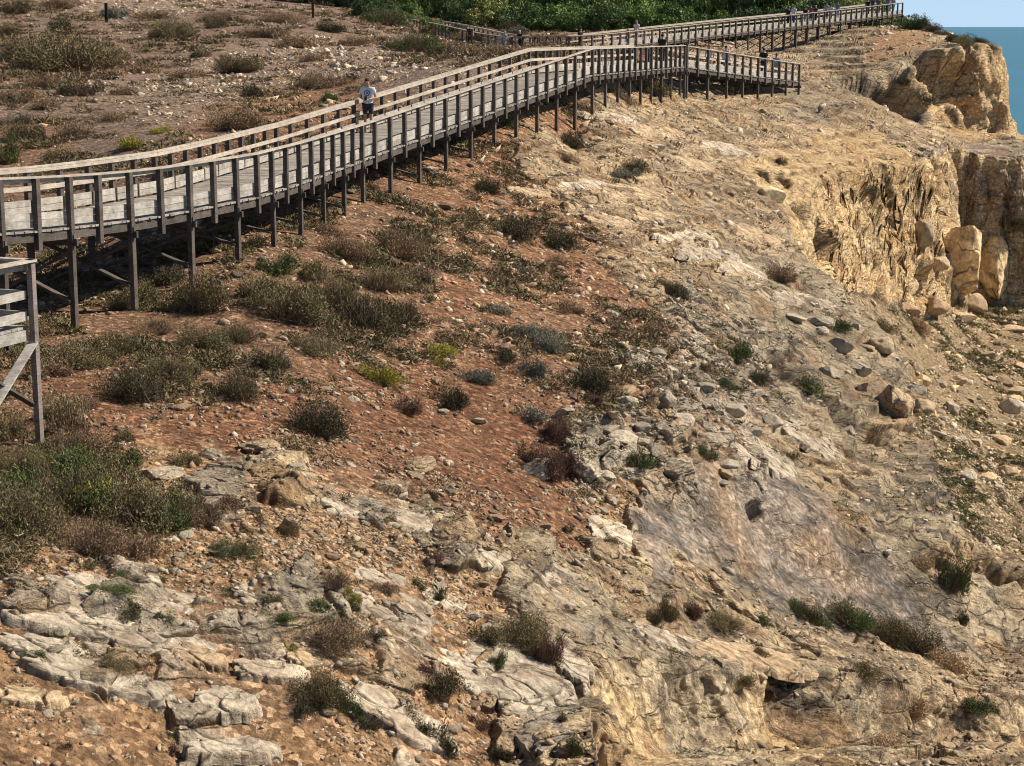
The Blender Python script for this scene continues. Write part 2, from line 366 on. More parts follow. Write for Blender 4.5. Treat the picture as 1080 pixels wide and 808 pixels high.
r1 = 1 - np.abs(pn(x * 1.1 + nC * .4, y * 1.1, z * 1.1, 90)) * 2
r2 = 1 - np.abs(pn(x * 2.6 + nC, y * 2.6, z * 2.6, 91)) * 2
r3 = 1 - np.abs(pn(x * 6.1 + nC, y * 6.1, z * 6.1, 92)) * 2
r4 = pn(x * 14, y * 14, z * 14, 93)
# rock stands out of soil where the mask says so
rm = par['rock'] * 1.35 - .5 + nB * .42 + nS * .38 + slab_h * .6 - crack * .25
rock = f32(sstep(.10, .34, rm))
rock = np.maximum(rock, cliff)
ledge = (blur2(z, 4) + .16 * nBs + .5 * nA) / .55 + sx * .03
lf = ledge - np.floor(ledge)
ledge2 = (blur2(z, 4) + .22 * nBs + .3 * nA) / .21 + sx * .05; lf2 = ledge2 - np.floor(ledge2)
terr = (f32(sstep(.30, .62, lf)) - lf) * .60 + (f32(sstep(.25, .6, lf2)) - lf2) * .22
far = np.clip(y / 45, .8, 2.4)
q4 = f32(sstep(34, 16, y)); q3 = f32(sstep(60, 30, y)); q2 = f32(sstep(115, 60, y)); ncf = np.maximum(cliff, 0)
q4 = np.maximum(q4, cliff * .0); q3 = np.maximum(q3, cliff * f32(y < 70)); q2 = np.maximum(q2, cliff)
disp = nA * .32 * (.3 + .7 * par['rock']) + nBs * .075 * far ** .5 * (.35 + par['rough'])
lowp = f32(sstep(80, 35, y))
disp += rock * (.045 + par['slab'] * (slab_h - crack * .12) * (.10 + .28 * lowp) + par['rough'] * (r1 * (.02 + .045 * lowp) + r2 * .040 * lowp * q2 + r3 * .022 * q3 + r4 * .012 * q4) + .03 * nS * lowp + nC * .045 * lowp)
fdm, _ = poly_dist(x, y, FORE); terr = terr * f32(sstep(.8, 3.0, fdm))
disp += rock * terr * (.42 + .22 * lowp) * (1 - f32(sstep(.08, .25, steep))) * (1 - cliff) * (.35 + .65 * par['rough'])
rubw = W[..., kinds.index('rubble')] + .8 * W[..., kinds.index('talus')] + .35 * W[..., kinds.index('scree')] + .45 * W[..., kinds.index('karst')]
disp += rubw * lump * .20 * np.maximum(lowp, .15) * np.minimum(far, 1.5)
disp += (1 - rock) * (nC * .035 * q2 + r3 * .012 * q3 + r4 * .010 * q4)
# fluted, pocked cliff faces
flx = x * .9 + y * .5
fl = 1 - np.abs(pn(flx * 1.0 + nB * .8, y * .3, z * .16, 95)) * 2.4
fl2 = 1 - np.abs(pn(flx * 2.4 + nB, y * .9, z * .5, 96)) * 2.2
pock = np.clip(pn(x * 1.1, y * 1.1, z * .75, 97) - .12, 0, 1)
pock2 = np.clip(pn(x * 2.5, y * 2.5, z * 2.0, 98) - .1, 0, 1)
g1, gd1, gr1, _, _ = worley(flx * .42 + nBs * .35, z * .30 + nBs * .3 + flx * .05, 13)
g2, gd2, gr2, _, _ = worley(flx * 1.1 + nB * .3, z * .75 + nB * .3, 14)
blk = (gr1[..., 2] - .5) * f32(sstep(0, .12, gd1)) - .35 * np.exp(-(gd1 / .05) ** 2)
blk2 = (gr2[..., 2] - .5) * f32(sstep(0, .12, gd2)) - .3 * np.exp(-(gd2 / .07) ** 2)
disp += cliff * (fl * .09 + fl2 * .05 + blk * .34 + blk2 * .20 - pock * .40 - pock2 * .25 + nB * .12 + nC * .10) * np.clip(y / 90, .35, 1.1)
bed = np.clip(pn(x * .15, y * .15, z * 1.6 + nB * .5, 99), -1, 1)
disp += cliff * bed * .12 * np.clip(y / 80, .3, 1.3)
# hollows worn into the rock: photo point, radius and depth in metres
HOL = [(797,539,.22,.35,1),(1046,602,.9,1.2,1.3),(962,574,.9,.6,1.6),
       (1000,84,1.9,2.6,1.6),(975,78,1.2,1.6,1.4),(944,116,1.5,2.6,1.6),(925,106,1.4,1.6,1.8),(1022,124,1.5,1.6,1),(803,184,.7,1.6,.7),(826,188,.6,1.5,.7),(905,455,.8,.9,1.6),(830,392,1.0,.9,1.8),(600,728,.4,.5,1.4),(840,745,.7,.5,2.2),
       (935,230,1.2,1.1,.8),(870,265,1.0,1.2,.6),(845,232,.8,1.0,.6),(1000,215,2.4,2.2,.9),(975,310,1.6,1.2,1.2),(690,262,.7,.2,2)]
hc = cast([h[0] for h in HOL], [h[1] for h in HOL])
for (u, v, rr, dp, asp), c in zip(HOL, hc):
    m = (np.abs(x - c[0]) < rr * 3 * asp) & (np.abs(y - c[1]) < rr * 6) 
    dx = (x[m] - c[0]) / asp; dy_ = (y[m] - c[1]) * .6; dz_ = (z[m] - c[2])
    q_ = np.sqrt(dx * dx + dy_ * dy_ + dz_ * dz_) / rr * (1 + .35 * nC[m])
    disp[m] -= dp * f32(sstep(1.25, .55, q_))
vis = f32(sstep(8, 12, y))
disp = disp * vis
GX = x + N0[..., 0] * disp; GY = y + N0[..., 1] * disp; GZ = z + N0[..., 2] * disp

# colours -----------------------------------------------------------------
ka, kb, so = parc('ka'), parc('kb'), parc('so')
st = f32(sstep(-.2, .35, nB * .7 + nS * .8 + nA * .35 + (cr[..., 4] - .5) * .35))[..., None]
rockc = ka * (1 - st) + kb * st
rockc = rockc * (1 + (.18 * nC + .16 * (cr[..., 3] - .5))[..., None])
lich = f32(sstep(.22, .5, pn(x * 3.1, y * 3.1, z * 3.1, 110) + .5 * nB))[..., None] * .35
rockc = rockc * (1 - lich) + np.array([.17, .165, .15], np.float32) * lich
# ochre seams, darker crevices filled with earth and dead lichen
och = f32(sstep(.0, .55, pn(x * .5, y * .5, z * .8, 111)))[..., None] * .38
rockc = rockc * (1 - och) + np.array([.46, .26, .105], np.float32) * och
rockc = rockc * (1 - .55 * (rock * crack)[..., None])
soilc = so * (1 + (.35 * nC + .25 * nB + .22 * r4)[..., None])
colr_dummy = 0
pale = f32(sstep(.3, .7, fbm(x * 5, y * 5, z * 5, 2, 113) + .25))[..., None] * .25
soilc = soilc * (1 - pale) + np.array([.42, .30, .19], np.float32) * pale
# far beds: pale sheets with dark earthy seams between them
seam = np.exp(-((lf - .46) / .10) ** 2) * .5 + np.exp(-((lf2 - .42) / .16) ** 2) * .3
rockc = rockc * (1 - (seam * (1 - cliff) * f32(sstep(30, 55, y)) * (.5 + nS))[..., None] * np.array([.75, .85, .95], np.float32))
colr = soilc * (1 - rock[..., None]) + rockc * rock[..., None]
colr = np.clip(colr, .02, .75)

def grid_mesh(name, X, Y, Z, C, M):
    nc, nr = X.shape
    me = bpy.data.meshes.new(name)
    me.vertices.add(nc * nr)
    me.vertices.foreach_set('co', np.stack([X, Y, Z], -1).astype(np.float32).ravel())
    i = np.arange(nc * nr).reshape(nc, nr)
    q = np.stack([i[:-1, :-1], i[1:, :-1], i[1:, 1:], i[:-1, 1:]], -1).reshape(-1, 4).astype(np.int32)
    nf = len(q)
    me.loops.add(nf * 4); me.loops.foreach_set('vertex_index', q.ravel())
    me.polygons.add(nf)
    me.polygons.foreach_set('loop_start', np.arange(0, nf * 4, 4, dtype=np.int32))
    me.polygons.foreach_set('use_smooth', np.ones(nf, bool))
    at_ = me.attributes.new('tint', 'FLOAT_COLOR', 'POINT')
    at_.data.foreach_set('color', np.concatenate([C, (M * (1 - .45 * cliff) * (1 - .6 * W[..., kinds.index('pink')]) * (1 - .25 * W[..., kinds.index('slab')]))[..., None]], -1).astype(np.float32).ravel())
    me.update(calc_edges=True)
    return me

# ------------------------------------------------------------------ materials
def nm(name):
    m = bpy.data.materials.new(name); m.use_nodes = True
    nt = m.node_tree; b = nt.nodes['Principled BSDF']
    b.inputs['Specular IOR Level'].default_value = .25
    return m, nt, b
def nd(nt, typ, **kw):
    n = nt.nodes.new(typ)
    for k, v in kw.items():
        if k in n.inputs: n.inputs[k].default_value = v
        else: setattr(n, k, v)
    return n
def ramp(nt, src, stops):
    r = nt.nodes.new('ShaderNodeValToRGB'); el = r.color_ramp.elements
    while len(el) < len(stops): el.new(.5)
    for e, (p, c) in zip(el, stops): e.position = p; e.color = (*c, 1) if len(c) == 3 else c
    nt.links.new(src, r.inputs[0]); return r
def mul(nt, a, b, fac=1.0, mode='MULTIPLY'):
    m = nt.nodes.new('ShaderNodeMix'); m.data_type = 'RGBA'; m.blend_type = mode; m.inputs[0].default_value = fac
    for s, i in ((a, 6), (b, 7)):
        if isinstance(s, tuple): m.inputs[i].default_value = (*s, 1)
        else: nt.links.new(s, m.inputs[i])
    return m.outputs[2]
def bump(nt, h, b, dist, strength=1.0):
    bp = nt.nodes.new('ShaderNodeBump'); bp.inputs['Strength'].default_value = strength; bp.inputs['Distance'].default_value = dist
    nt.links.new(h, bp.inputs['Height']); nt.links.new(bp.outputs[0], b.inputs['Normal']); return bp
def rock_shader(nt, b, tint_out, mask_out, strength=1.0):
    """broken limestone: warped joints, stepped blocks, pits and grit, over the tint; loose grit where the mask is low"""
    L = nt.links
    def math_(op, a_, b_=None, c_=None):
        n = nt.nodes.new('ShaderNodeMath'); n.operation = op
        for i_, q_ in enumerate((a_, b_, c_)):
            if q_ is None: continue
            if isinstance(q_, (int, float)): n.inputs[i_].default_value = q_
            else: L.new(q_, n.inputs[i_])
        return n.outputs[0]
    g = nd(nt, 'ShaderNodeTexCoord').outputs['Object']
    wn_ = nd(nt, 'ShaderNodeTexNoise', Scale=.9, Detail=3.0, Roughness=.6); L.new(g, wn_.inputs['Vector'])
    va = nt.nodes.new('ShaderNodeVectorMath'); va.operation = 'MULTIPLY_ADD'; L.new(wn_.outputs['Color'], va.inputs[0]); va.inputs[1].default_value = (1.0, 1.0, .8); L.new(g, va.inputs[2])
    mp = nd(nt, 'ShaderNodeMapping'); mp.inputs['Rotation'].default_value = (0, .06, -.38); mp.inputs['Scale'].default_value = (.42, .85, 1.9); L.new(va.outputs[0], mp.inputs[0])
    W_ = mp.outputs[0]
    def vor(sc, feat):
        v = nt.nodes.new('ShaderNodeTexVoronoi'); v.feature = feat; v.inputs['Scale'].default_value = sc; L.new(W_, v.inputs['Vector']); return v
    eA = vor(1.0, 'DISTANCE_TO_EDGE'); cA, cB = vor(1.0, 'F1'), vor(3.1, 'F1')
    kA = ramp(nt, eA.outputs['Distance'], [(0, (0, 0, 0)), (.045, (1, 1, 1))]).outputs[0]
    sA = nd(nt, 'ShaderNodeSeparateColor'); L.new(cA.outputs['Color'], sA.inputs[0]); sB = nd(nt, 'ShaderNodeSeparateColor'); L.new(cB.outputs['Color'], sB.inputs[0])
    n1 = nd(nt, 'ShaderNodeTexNoise', Scale=5.0, Detail=7.0, Roughness=.74); L.new(g, n1.inputs['Vector'])
    n2 = nd(nt, 'ShaderNodeTexVoronoi', Scale=15.0); L.new(g, n2.inputs['Vector'])
    n3 = nd(nt, 'ShaderNodeTexNoise', Scale=.55, Detail=7.0, Roughness=.7); L.new(g, n3.inputs['Vector'])
    mr = nd(nt, 'ShaderNodeMapping'); mr.inputs['Rotation'].default_value = (0, .06, -.38); mr.inputs['Scale'].default_value = (.5, 2.6, 3.4); L.new(va.outputs[0], mr.inputs[0])
    n4 = nd(nt, 'ShaderNodeTexNoise', Scale=1.1, Detail=6.0, Roughness=.68); L.new(mr.outputs[0], n4.inputs['Vector'])   # beds
    gate = ramp(nt, n3.outputs[0], [(.38, (0, 0, 0)), (.56, (1, 1, 1))]).outputs[0]          # joints fade in and out
    m_ = mask_out if mask_out is not None else 1.0
    # colour
    c = mul(nt, tint_out, ramp(nt, n1.outputs[0], [(.32, (.52, .48, .44)), (.48, (1, 1, 1)), (.68, (1.38, 1.36, 1.32))]).outputs[0])
    c = mul(nt, c, ramp(nt, n2.outputs['Color'], [(0, (.62, .6, .58)), (.6, (1, 1, 1)), (1, (1.35, 1.32, 1.25))]).outputs[0], .7)
    c = mul(nt, c, ramp(nt, n4.outputs[0], [(.36, (.50, .45, .40)), (.45, (1, 1, 1)), (.60, (1.25, 1.24, 1.22))]).outputs[0], .8)
    if mask_out is not None:
        gv = nd(nt, 'ShaderNodeTexVoronoi', Scale=10.0); L.new(g, gv.inputs['Vector'])
        gs = nd(nt, 'ShaderNodeSeparateColor'); L.new(gv.outputs['Color'], gs.inputs[0])
        gr = ramp(nt, gs.outputs[0], [(0, (.50, .46, .43)), (.45, (.90, .88, .86)), (.78, (1.12, 1.12, 1.12)), (.9, (1.75, 1.85, 1.95))]).outputs[0]  # random grit tones; the dark cells also paint micro-shadow among the grit
        gm = nt.nodes.new('ShaderNodeMix'); gm.data_type = 'RGBA'; gm.blend_type = 'MULTIPLY'; L.new(math_('SUBTRACT', 1.0, mask_out), gm.inputs[0]); L.new(c, gm.inputs[6]); L.new(gr, gm.inputs[7]); c = gm.outputs[2]
    dk = math_('MULTIPLY', math_('SUBTRACT', 1.0, kA), math_('MULTIPLY', gate, m_))
    mx = nt.nodes.new('ShaderNodeMix'); mx.data_type = 'RGBA'; L.new(math_('MULTIPLY', dk, .9), mx.inputs[0]); L.new(c, mx.inputs[6]); mx.inputs[7].default_value = (.075, .055, .038, 1)
    L.new(mx.outputs[2], b.inputs['Base Color']); b.inputs['Roughness'].default_value = .93
    # height
    h = math_('MULTIPLY', sA.outputs[0], .20); h = math_('MULTIPLY_ADD', sB.outputs[0], .085, h)
    h = math_('MULTIPLY_ADD', kA, .10, h); h = math_('MULTIPLY_ADD', n4.outputs[0], .38, h)
    h = math_('MULTIPLY', h, m_)
    h = math_('MULTIPLY_ADD', n1.outputs[0], .20, h); h = math_('MULTIPLY_ADD', n2.outputs['Distance'], -.035, h)
    bump(nt, h, b, strength, 1.0)
def ground_mat():
    m, nt, b = nm('earth_and_limestone')
    a = nd(nt, 'ShaderNodeAttribute', attribute_name='tint')
    rock_shader(nt, b, a.outputs['Color'], a.outputs['Alpha'], .8)
    return m
MG = ground_mat()
me = grid_mesh('ground', GX, GY, GZ, colr, rock)
me.materials.append(MG)
ground_o = bpy.data.objects.new('ground', me); COL.objects.link(ground_o); ground_o['kind'] = 'structure'

def hit(u, v):
    """a point of the finished ground seen at a photo point, and its normal"""
    c = cast([u], [v])[0]
    while np.isnan(c[0]): v += 2; c = cast([u], [v])[0]
    return surf(c[0], c[1])
NF = normals(GX, GY, GZ)
def surf(X, Y):
    i = int(np.clip(np.interp(X / Y, cols, np.arange(NC)) + .5, 0, NC - 1))
    j = int(np.clip(np.searchsorted(BY[i], Y), 0, NR - 1))
    return Vector((float(GX[i, j]), float(GY[i, j]), float(GZ[i, j]))), Vector(NF[i, j].tolist()), (i, j)

# ------------------------------------------------------------------ sea
def sea_mat():
    m, nt, b = nm('sea_water')
    g = nd(nt, 'ShaderNodeTexCoord')
    n1 = nd(nt, 'ShaderNodeTexNoise', Scale=.5, Detail=5.0, Roughness=.6); nt.links.new(g.outputs['Object'], n1.inputs['Vector'])
    n2 = nd(nt, 'ShaderNodeTexNoise', Scale=.012, Detail=4.0); nt.links.new(g.outputs['Object'], n2.inputs['Vector'])
    r = ramp(nt, n2.outputs[0], [(.3, (.008, .11, .17)), (.7, (.012, .15, .21))])
    nt.links.new(r.outputs[0], b.inputs['Base Color'])
    b.inputs['Roughness'].default_value = .28; b.inputs['Specular IOR Level'].default_value = .4
    bump(nt, n1.outputs[0], b, .6, .8)
    return m
me = bpy.data.meshes.new('sea')
SX, SY = 30000, 40000
me.from_pydata([(-SX, -200, -32), (SX, -200, -32), (SX, SY, -32), (-SX, SY, -32)], [], [(0, 1, 2, 3)])
me.materials.append(sea_mat())
o = bpy.data.objects.new('sea', me); COL.objects.link(o); o['kind'] = 'structure'
# ------------------------------------------------------------------ mesh building helpers
class MB:
    """collects boxes, tubes and loose faces, each with a tint, into one mesh"""
    def __init__(s): s.v = []; s.f = []; s.c = []
    def box(s, c, ax, ay, az, tint=(1, 1, 1)):
        """ax, ay, az: half-extent vectors"""
        c = Vector(c); ax = Vector(ax); ay = Vector(ay); az = Vector(az); n = len(s.v)
        for i, j, k in ((-1,-1,-1),(1,-1,-1),(1,1,-1),(-1,1,-1),(-1,-1,1),(1,-1,1),(1,1,1),(-1,1,1)):
            s.v.append(c + ax * i + ay * j + az * k); s.c.append(tint)
        for f in ((0,3,2,1),(4,5,6,7),(0,1,5,4),(1,2,6,5),(2,3,7,6),(3,0,4,7)): s.f.append(tuple(n + q for q in f))
    def beam(s, a, b, w, h, tint=(1, 1, 1), up=(0, 0, 1), ext=0):
        a = Vector(a); b = Vector(b); d = (b - a); L = d.length; d.normalize(); up = Vector(up)
        x = d.cross(up)
        if x.length < 1e-3: x = d.cross(Vector((0, 1, 0)))
        x.normalize(); z = x.cross(d).normalized()
        s.box((a + b) / 2, d * (L / 2 + ext), x * (w / 2), z * (h / 2), tint)
    def build(s, name, mat, parent=None, bevel=0, smooth=False):
        me = bpy.data.meshes.new(name); me.from_pydata([tuple(v) for v in s.v], [], s.f)
        at_ = me.attributes.new('tint', 'FLOAT_COLOR', 'POINT')
        at_.data.foreach_set('color', np.array([(*c, 1) for c in s.c], np.float32).ravel())
        if smooth: me.polygons.foreach_set('use_smooth', [True] * len(me.polygons))
        me.materials.append(mat); me.update()
        return link(name, me, parent)
def link(name, me, parent=None):
    o = bpy.data.objects.new(name, me); COL.objects.link(o)
    if parent is not None: o.parent = parent; o.location = -parent.location if False else o.location
    return o
def empty(name, loc=(0, 0, 0), rz=0.0):
    o = bpy.data.objects.new(name, None); COL.objects.link(o); o.location = loc; o.rotation_euler = (0, 0, rz); o.empty_display_size = .3; return o
def tag(o, label=None, cat=None, group=None, kind=None):
    if label: o['label'] = label
    if cat: o['category'] = cat
    if group: o['group'] = group
    if kind: o['kind'] = kind
    return o
def np_mesh(name, V, Fc, C, mat, smooth=False):
    me = bpy.data.meshes.new(name); V = np.asarray(V, np.float32); Fc = np.asarray(Fc, np.int32)
    k = Fc.shape[1]
    me.vertices.add(len(V)); me.vertices.foreach_set('co', V.ravel())
    me.loops.add(Fc.size); me.loops.foreach_set('vertex_index', Fc.ravel())
    me.polygons.add(len(Fc)); me.polygons.foreach_set('loop_start', np.arange(0, Fc.size, k, dtype=np.int32))
    if smooth: me.polygons.foreach_set('use_smooth', np.ones(len(Fc), bool))
    if C is not None:
        a = me.attributes.new('tint', 'FLOAT_COLOR', 'POINT'); a.data.foreach_set('color', np.c_[C, np.ones(len(C))].astype(np.float32).ravel())
    me.materials.append(mat); me.update(calc_edges=True); return me
def tint_mat(name, rough=.8, spec=.2, noise=None, bmp=0, rnd=.0, transl=0):
    m, nt, b = nm(name); b.inputs['Specular IOR Level'].default_value = spec; b.inputs['Roughness'].default_value = rough
    a = nd(nt, 'ShaderNodeAttribute', attribute_name='tint'); c = a.outputs['Color']
    if noise:
        g = nd(nt, 'ShaderNodeTexCoord'); n1 = nd(nt, 'ShaderNodeTexNoise', Scale=noise, Detail=7.0, Roughness=.7); nt.links.new(g.outputs['Object'], n1.inputs['Vector'])
        r1 = ramp(nt, n1.outputs[0], [(.3, (.62, .6, .58)), (.5, (1, 1, 1)), (.72, (1.3, 1.28, 1.24))]); c = mul(nt, c, r1.outputs[0])
        if bmp: bump(nt, n1.outputs[0], b, bmp, .9)
    if rnd:
        oi = nd(nt, 'ShaderNodeObjectInfo'); r2 = ramp(nt, oi.outputs['Random'], [(0, (1 - rnd, 1 - rnd, 1 - rnd)), (1, (1 + rnd, 1 + rnd * .95, 1 + rnd * .9))]); c = mul(nt, c, r2.outputs[0])
    nt.links.new(c, b.inputs['Base Color'])
    return m
def wood_mat(name, base, dark):
    m, nt, b = nm(name); g = nd(nt, 'ShaderNodeTexCoord'); b.inputs['Roughness'].default_value = .8
    n1 = nd(nt, 'ShaderNodeTexNoise', Scale=3.5, Detail=6.0, Roughness=.7); nt.links.new(g.outputs['Object'], n1.inputs['Vector'])
    mp = nd(nt, 'ShaderNodeMapping'); mp.inputs['Scale'].default_value = (2.5, 2.5, 26); nt.links.new(g.outputs['Object'], mp.inputs[0])
    n2 = nd(nt, 'ShaderNodeTexNoise', Scale=1.6, Detail=5.0, Roughness=.7); nt.links.new(mp.outputs[0], n2.inputs['Vector'])
    r = ramp(nt, n1.outputs[0], [(.3, dark), (.62, base)]); r2 = ramp(nt, n2.outputs[0], [(.3, (.7, .68, .66)), (.6, (1.1, 1.1, 1.1))])
    a = nd(nt, 'ShaderNodeAttribute', attribute_name='tint')
    c = mul(nt, mul(nt, r.outputs[0], r2.outputs[0]), a.outputs['Color'])
    nt.links.new(c, b.inputs['Base Color']); bump(nt, n2.outputs[0], b, .012, .7)
    return m
ORD = 'first second third fourth fifth sixth seventh eighth ninth tenth eleventh twelfth thirteenth fourteenth fifteenth sixteenth seventeenth eighteenth nineteenth twentieth'.split()
def ordinal(n):
    if n < 20: return ORD[n]
    t = {2: 'twenty', 3: 'thirty', 4: 'forty', 5: 'fifty', 6: 'sixty', 7: 'seventy', 8: 'eighty', 9: 'ninety'}[(n + 1) // 10]
    return t + '-' + ORD[n % 10] if (n + 1) % 10 else {2: 'twentieth', 3: 'thirtieth', 4: 'fortieth', 5: 'fiftieth', 6: 'sixtieth', 7: 'seventieth'}[(n + 1) // 10]
def place_of(u, v):
    if u > 915 and 235 < v < 350: return 'at the foot of the golden cliff'
    if u > 930 and 345 <= v < 640 and v < 350 + (u - 930) * 2.0: return 'on the stony gully floor'
    if u > 960 and v < 60: return 'on the far headland top'
    if u > 780 and v < 210: return 'on the ledges above the golden cliff'
    wl = np.interp(u, [0, 110, 250, 400, 624, 720, 850], [245, 240, 215, 165, 78, 70, 85])
    if v < wl + 6 and u < 640: return 'on the slope behind the boardwalk'
    if v < 245 and u > 480: return 'on the pale rock beside the boardwalk'
    if v < 350 and u > 640: return 'on the pale shelf before the cliff rim'
    if u < 480 and v < 345: return 'just below the boardwalk posts'
    if u < 640 and v < 425: return 'on the brown slope below the boardwalk'
    if u >= 640 and v < 525: return 'among the grey rubble near the rim'
    if u < 280 and 425 < v < 600: return 'by the corner post of the platform'
    if u < 640 and v < 525: return 'on the red earth'
    if u < 600 and v < 625: return 'on the orange earth strip'
    if u < 600: return 'among the grey foreground slabs'
    return 'on the rock slope above the gully'
PENDING = []                                 # (object, label stem, u, category)
def finish_labels():
    by = {}
    for o, stem, u in PENDING: by.setdefault(stem, []).append((u, o))
    for stem, l in by.items():
        l.sort(key=lambda t: t[0]); n = len(l)
        for i, (u, o) in enumerate(l):
            if n == 1: o['label'] = stem
            elif i == n - 1: o['label'] = stem + ', rightmost of them'
            elif i == 0: o['label'] = stem + ', leftmost of them'
            else: o['label'] = stem + ', ' + ordinal(i) + ' from left'
# ------------------------------------------------------------------ boardwalks
M_RAIL = wood_mat('weathered_rail_wood', (.50, .44, .37), (.31, .27, .225))
M_DECK = wood_mat('weathered_deck_wood', (.36, .33, .29), (.20, .18, .155))
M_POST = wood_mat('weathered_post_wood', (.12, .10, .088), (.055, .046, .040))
M_KICK = wood_mat('weathered_board_wood', (.47, .445, .40), (.22, .20, .175))
def tn(a=.15): k = 1 + random.uniform(-a, a); return (k, k * .99, k * .975)
def sky_under(x, y):
    return surf(x, y)[0].z
def boardwalk(name, path, width, spacing, label, cat='boardwalk', H=1.08, leg_every=2, brace=True, mid_right=0, mid_left=1, first_n=100, close_end=False, near_open=False):
    """path: deck's right edge as world points; deck top at path z"""
    path = [Vector(p) for p in path]; n = len(path)
    base = path[0].copy(); root = empty(name, (base.x, base.y, surf(base.x, base.y)[0].z)); org = root.location.copy()
    Lp = []
    for i, p in enumerate(path):
        ds = []
        if i > 0: ds.append((path[i] - path[i - 1]).to_2d().normalized())
        if i < n - 1: ds.append((path[i + 1] - path[i]).to_2d().normalized())
        t = sum(ds, Vector((0, 0))).normalized(); nrm = Vector((-t.y, t.x)); k = 1 / max(.6, t.dot(ds[0]))
        Lp.append(Vector((p.x + nrm.x * width * k, p.y + nrm.y * width * k, p.z)))
    path = [p - org for p in path]; Lp = [p - org for p in Lp]
    # stations
    seg = [(path[i + 1] - path[i]).length for i in range(n - 1)]; cum_ = [0]
    for q in seg: cum_.append(cum_[-1] + q)
    N_ = max(2, round(cum_[-1] / spacing)); ss = [k * cum_[-1] / N_ for k in range(N_ + 1)]
    sharp = set()
    for i in range(1, n - 1):
        if (path[i + 1] - path[i]).to_2d().angle((path[i] - path[i - 1]).to_2d()) > R_(13):
            k = min(range(len(ss)), key=lambda q: abs(ss[q] - cum_[i])); ss[k] = cum_[i]; sharp.add(k)
    st = []
    for k, q in enumerate(ss):
        i = min(n - 2, max(0, next((m for m in range(n - 1) if q <= cum_[m + 1] + 1e-6), n - 2))); t = (q - cum_[i]) / seg[i]
        st.append((path[i].lerp(path[i + 1], t), Lp[i].lerp(Lp[i + 1], t), k in sharp or k in (0, len(ss) - 1)))
    deck = MB(); 
    for i in range(n - 1):
        L = ((path[i + 1] - path[i]).length + (Lp[i + 1] - Lp[i]).length) / 2; m = max(1, round(L / .150))
        for k in range(m):
            a0, a1 = (k + .04) / m, (k + .93) / m
            A = path[i].lerp(path[i + 1], a0); B = path[i].lerp(path[i + 1], a1); C_ = Lp[i].lerp(Lp[i + 1], a0); D = Lp[i].lerp(Lp[i + 1], a1)
            nv = len(deck.v); t = tn(.22); z1 = Vector((0, 0, random.uniform(-.004, .004))); z0 = z1 - Vector((0, 0, .042)); ex = (A - C_).normalized() * random.uniform(.02, .07)
            for q, zz in ((A + ex, z0), (B + ex, z0), (D - ex, z0), (C_ - ex, z0), (A + ex, z1), (B + ex, z1), (D - ex, z1), (C_ - ex, z1)): deck.v.append(q + zz); deck.c.append(t)
            for f in ((3,2,1,0),(4,5,6,7),(0,1,5,4),(1,2,6,5),(2,3,7,6),(3,0,4,7)): deck.f.append(tuple(nv + j for j in f))
    deck.build('deck', M_DECK, root)
    posts = []; kicks = []; braces = []; bearers = []
    for side in (0, 1):
        rail = MB(); mid = MB()
        for i in range(len(st) - 1):
            a, b = st[i][side], st[i + 1][side]
            d = (b - a).normalized(); outw = Vector((d.y, -d.x, 0)).normalized() * (1 if side == 0 else -1)
            up = Vector((0, 0, 1))
            rail.beam(a + up * (H + .02), b + up * (H + .02), .145, .042, tn(.1), ext=.0)
            rail.beam(a + up * (H - .05) - outw * .062, b + up * (H - .05) - outw * .062, .03, .085, tn(.1))
            if (mid_right, mid_left)[side]: mid.beam(a + up * .62 - outw * .064, b + up * .62 - outw * .064, .034, .11, tn(.12))
            for zz in (.13, .285):
                k = MB(); k.beam(a + up * zz - outw * .068 + d * .05, b + up * zz - outw * .068 - d * .05, .034, .145, tn(.14)); kicks.append((b + org, k))
        rail.build('handrail', M_RAIL, root)
        if mid.v: mid.build('mid_rail', M_RAIL, root)
        fas = MB()
        for i in range(n - 1):
            P_ = (path, Lp)[side]; d = (P_[i + 1] - P_[i]).normalized(); outw = Vector((d.y, -d.x, 0)).normalized() * (1 if side == 0 else -1)
            fas.beam(P_[i] - Vector((0, 0, .15)) - outw * .03, P_[i + 1] - Vector((0, 0, .15)) - outw * .03, .05, .19, tn(.1))
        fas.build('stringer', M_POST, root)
    for i, (a, b, corner) in enumerate(st):
        leg = (i % leg_every == 0) or corner
        d = (st[min(i + 1, len(st) - 1)][0] - st[max(i - 1, 0)][0]); d.z = 0; d.normalize(); outw = Vector((d.y, -d.x, 0))
        gz = []
        for side, p in ((0, a), (1, b)):
            o_ = outw * (.02 if side == 0 else -.02)
            w = p + org; g = sky_under(w.x, w.y) - org.z; gz.append(g)
            z1 = p.z + H - .003; z0 = (min(g - .25, p.z - .3)) if leg else p.z - .42
            mb = MB(); t = tn(.18)
            lean = Vector((random.uniform(-.006, .006), random.uniform(-.006, .006), 0))
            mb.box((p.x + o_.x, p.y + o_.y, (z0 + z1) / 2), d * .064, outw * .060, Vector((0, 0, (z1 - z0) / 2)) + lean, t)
            # bolt blocks under the deck
            if leg: mb.box(Vector((p.x, p.y, p.z - .2)) + outw * (.09 if side == 0 else -.09), d * .03, outw * .02, Vector((0, 0, .05)), (1.3, 1.3, 1.3))
            posts.append((p + org, mb))
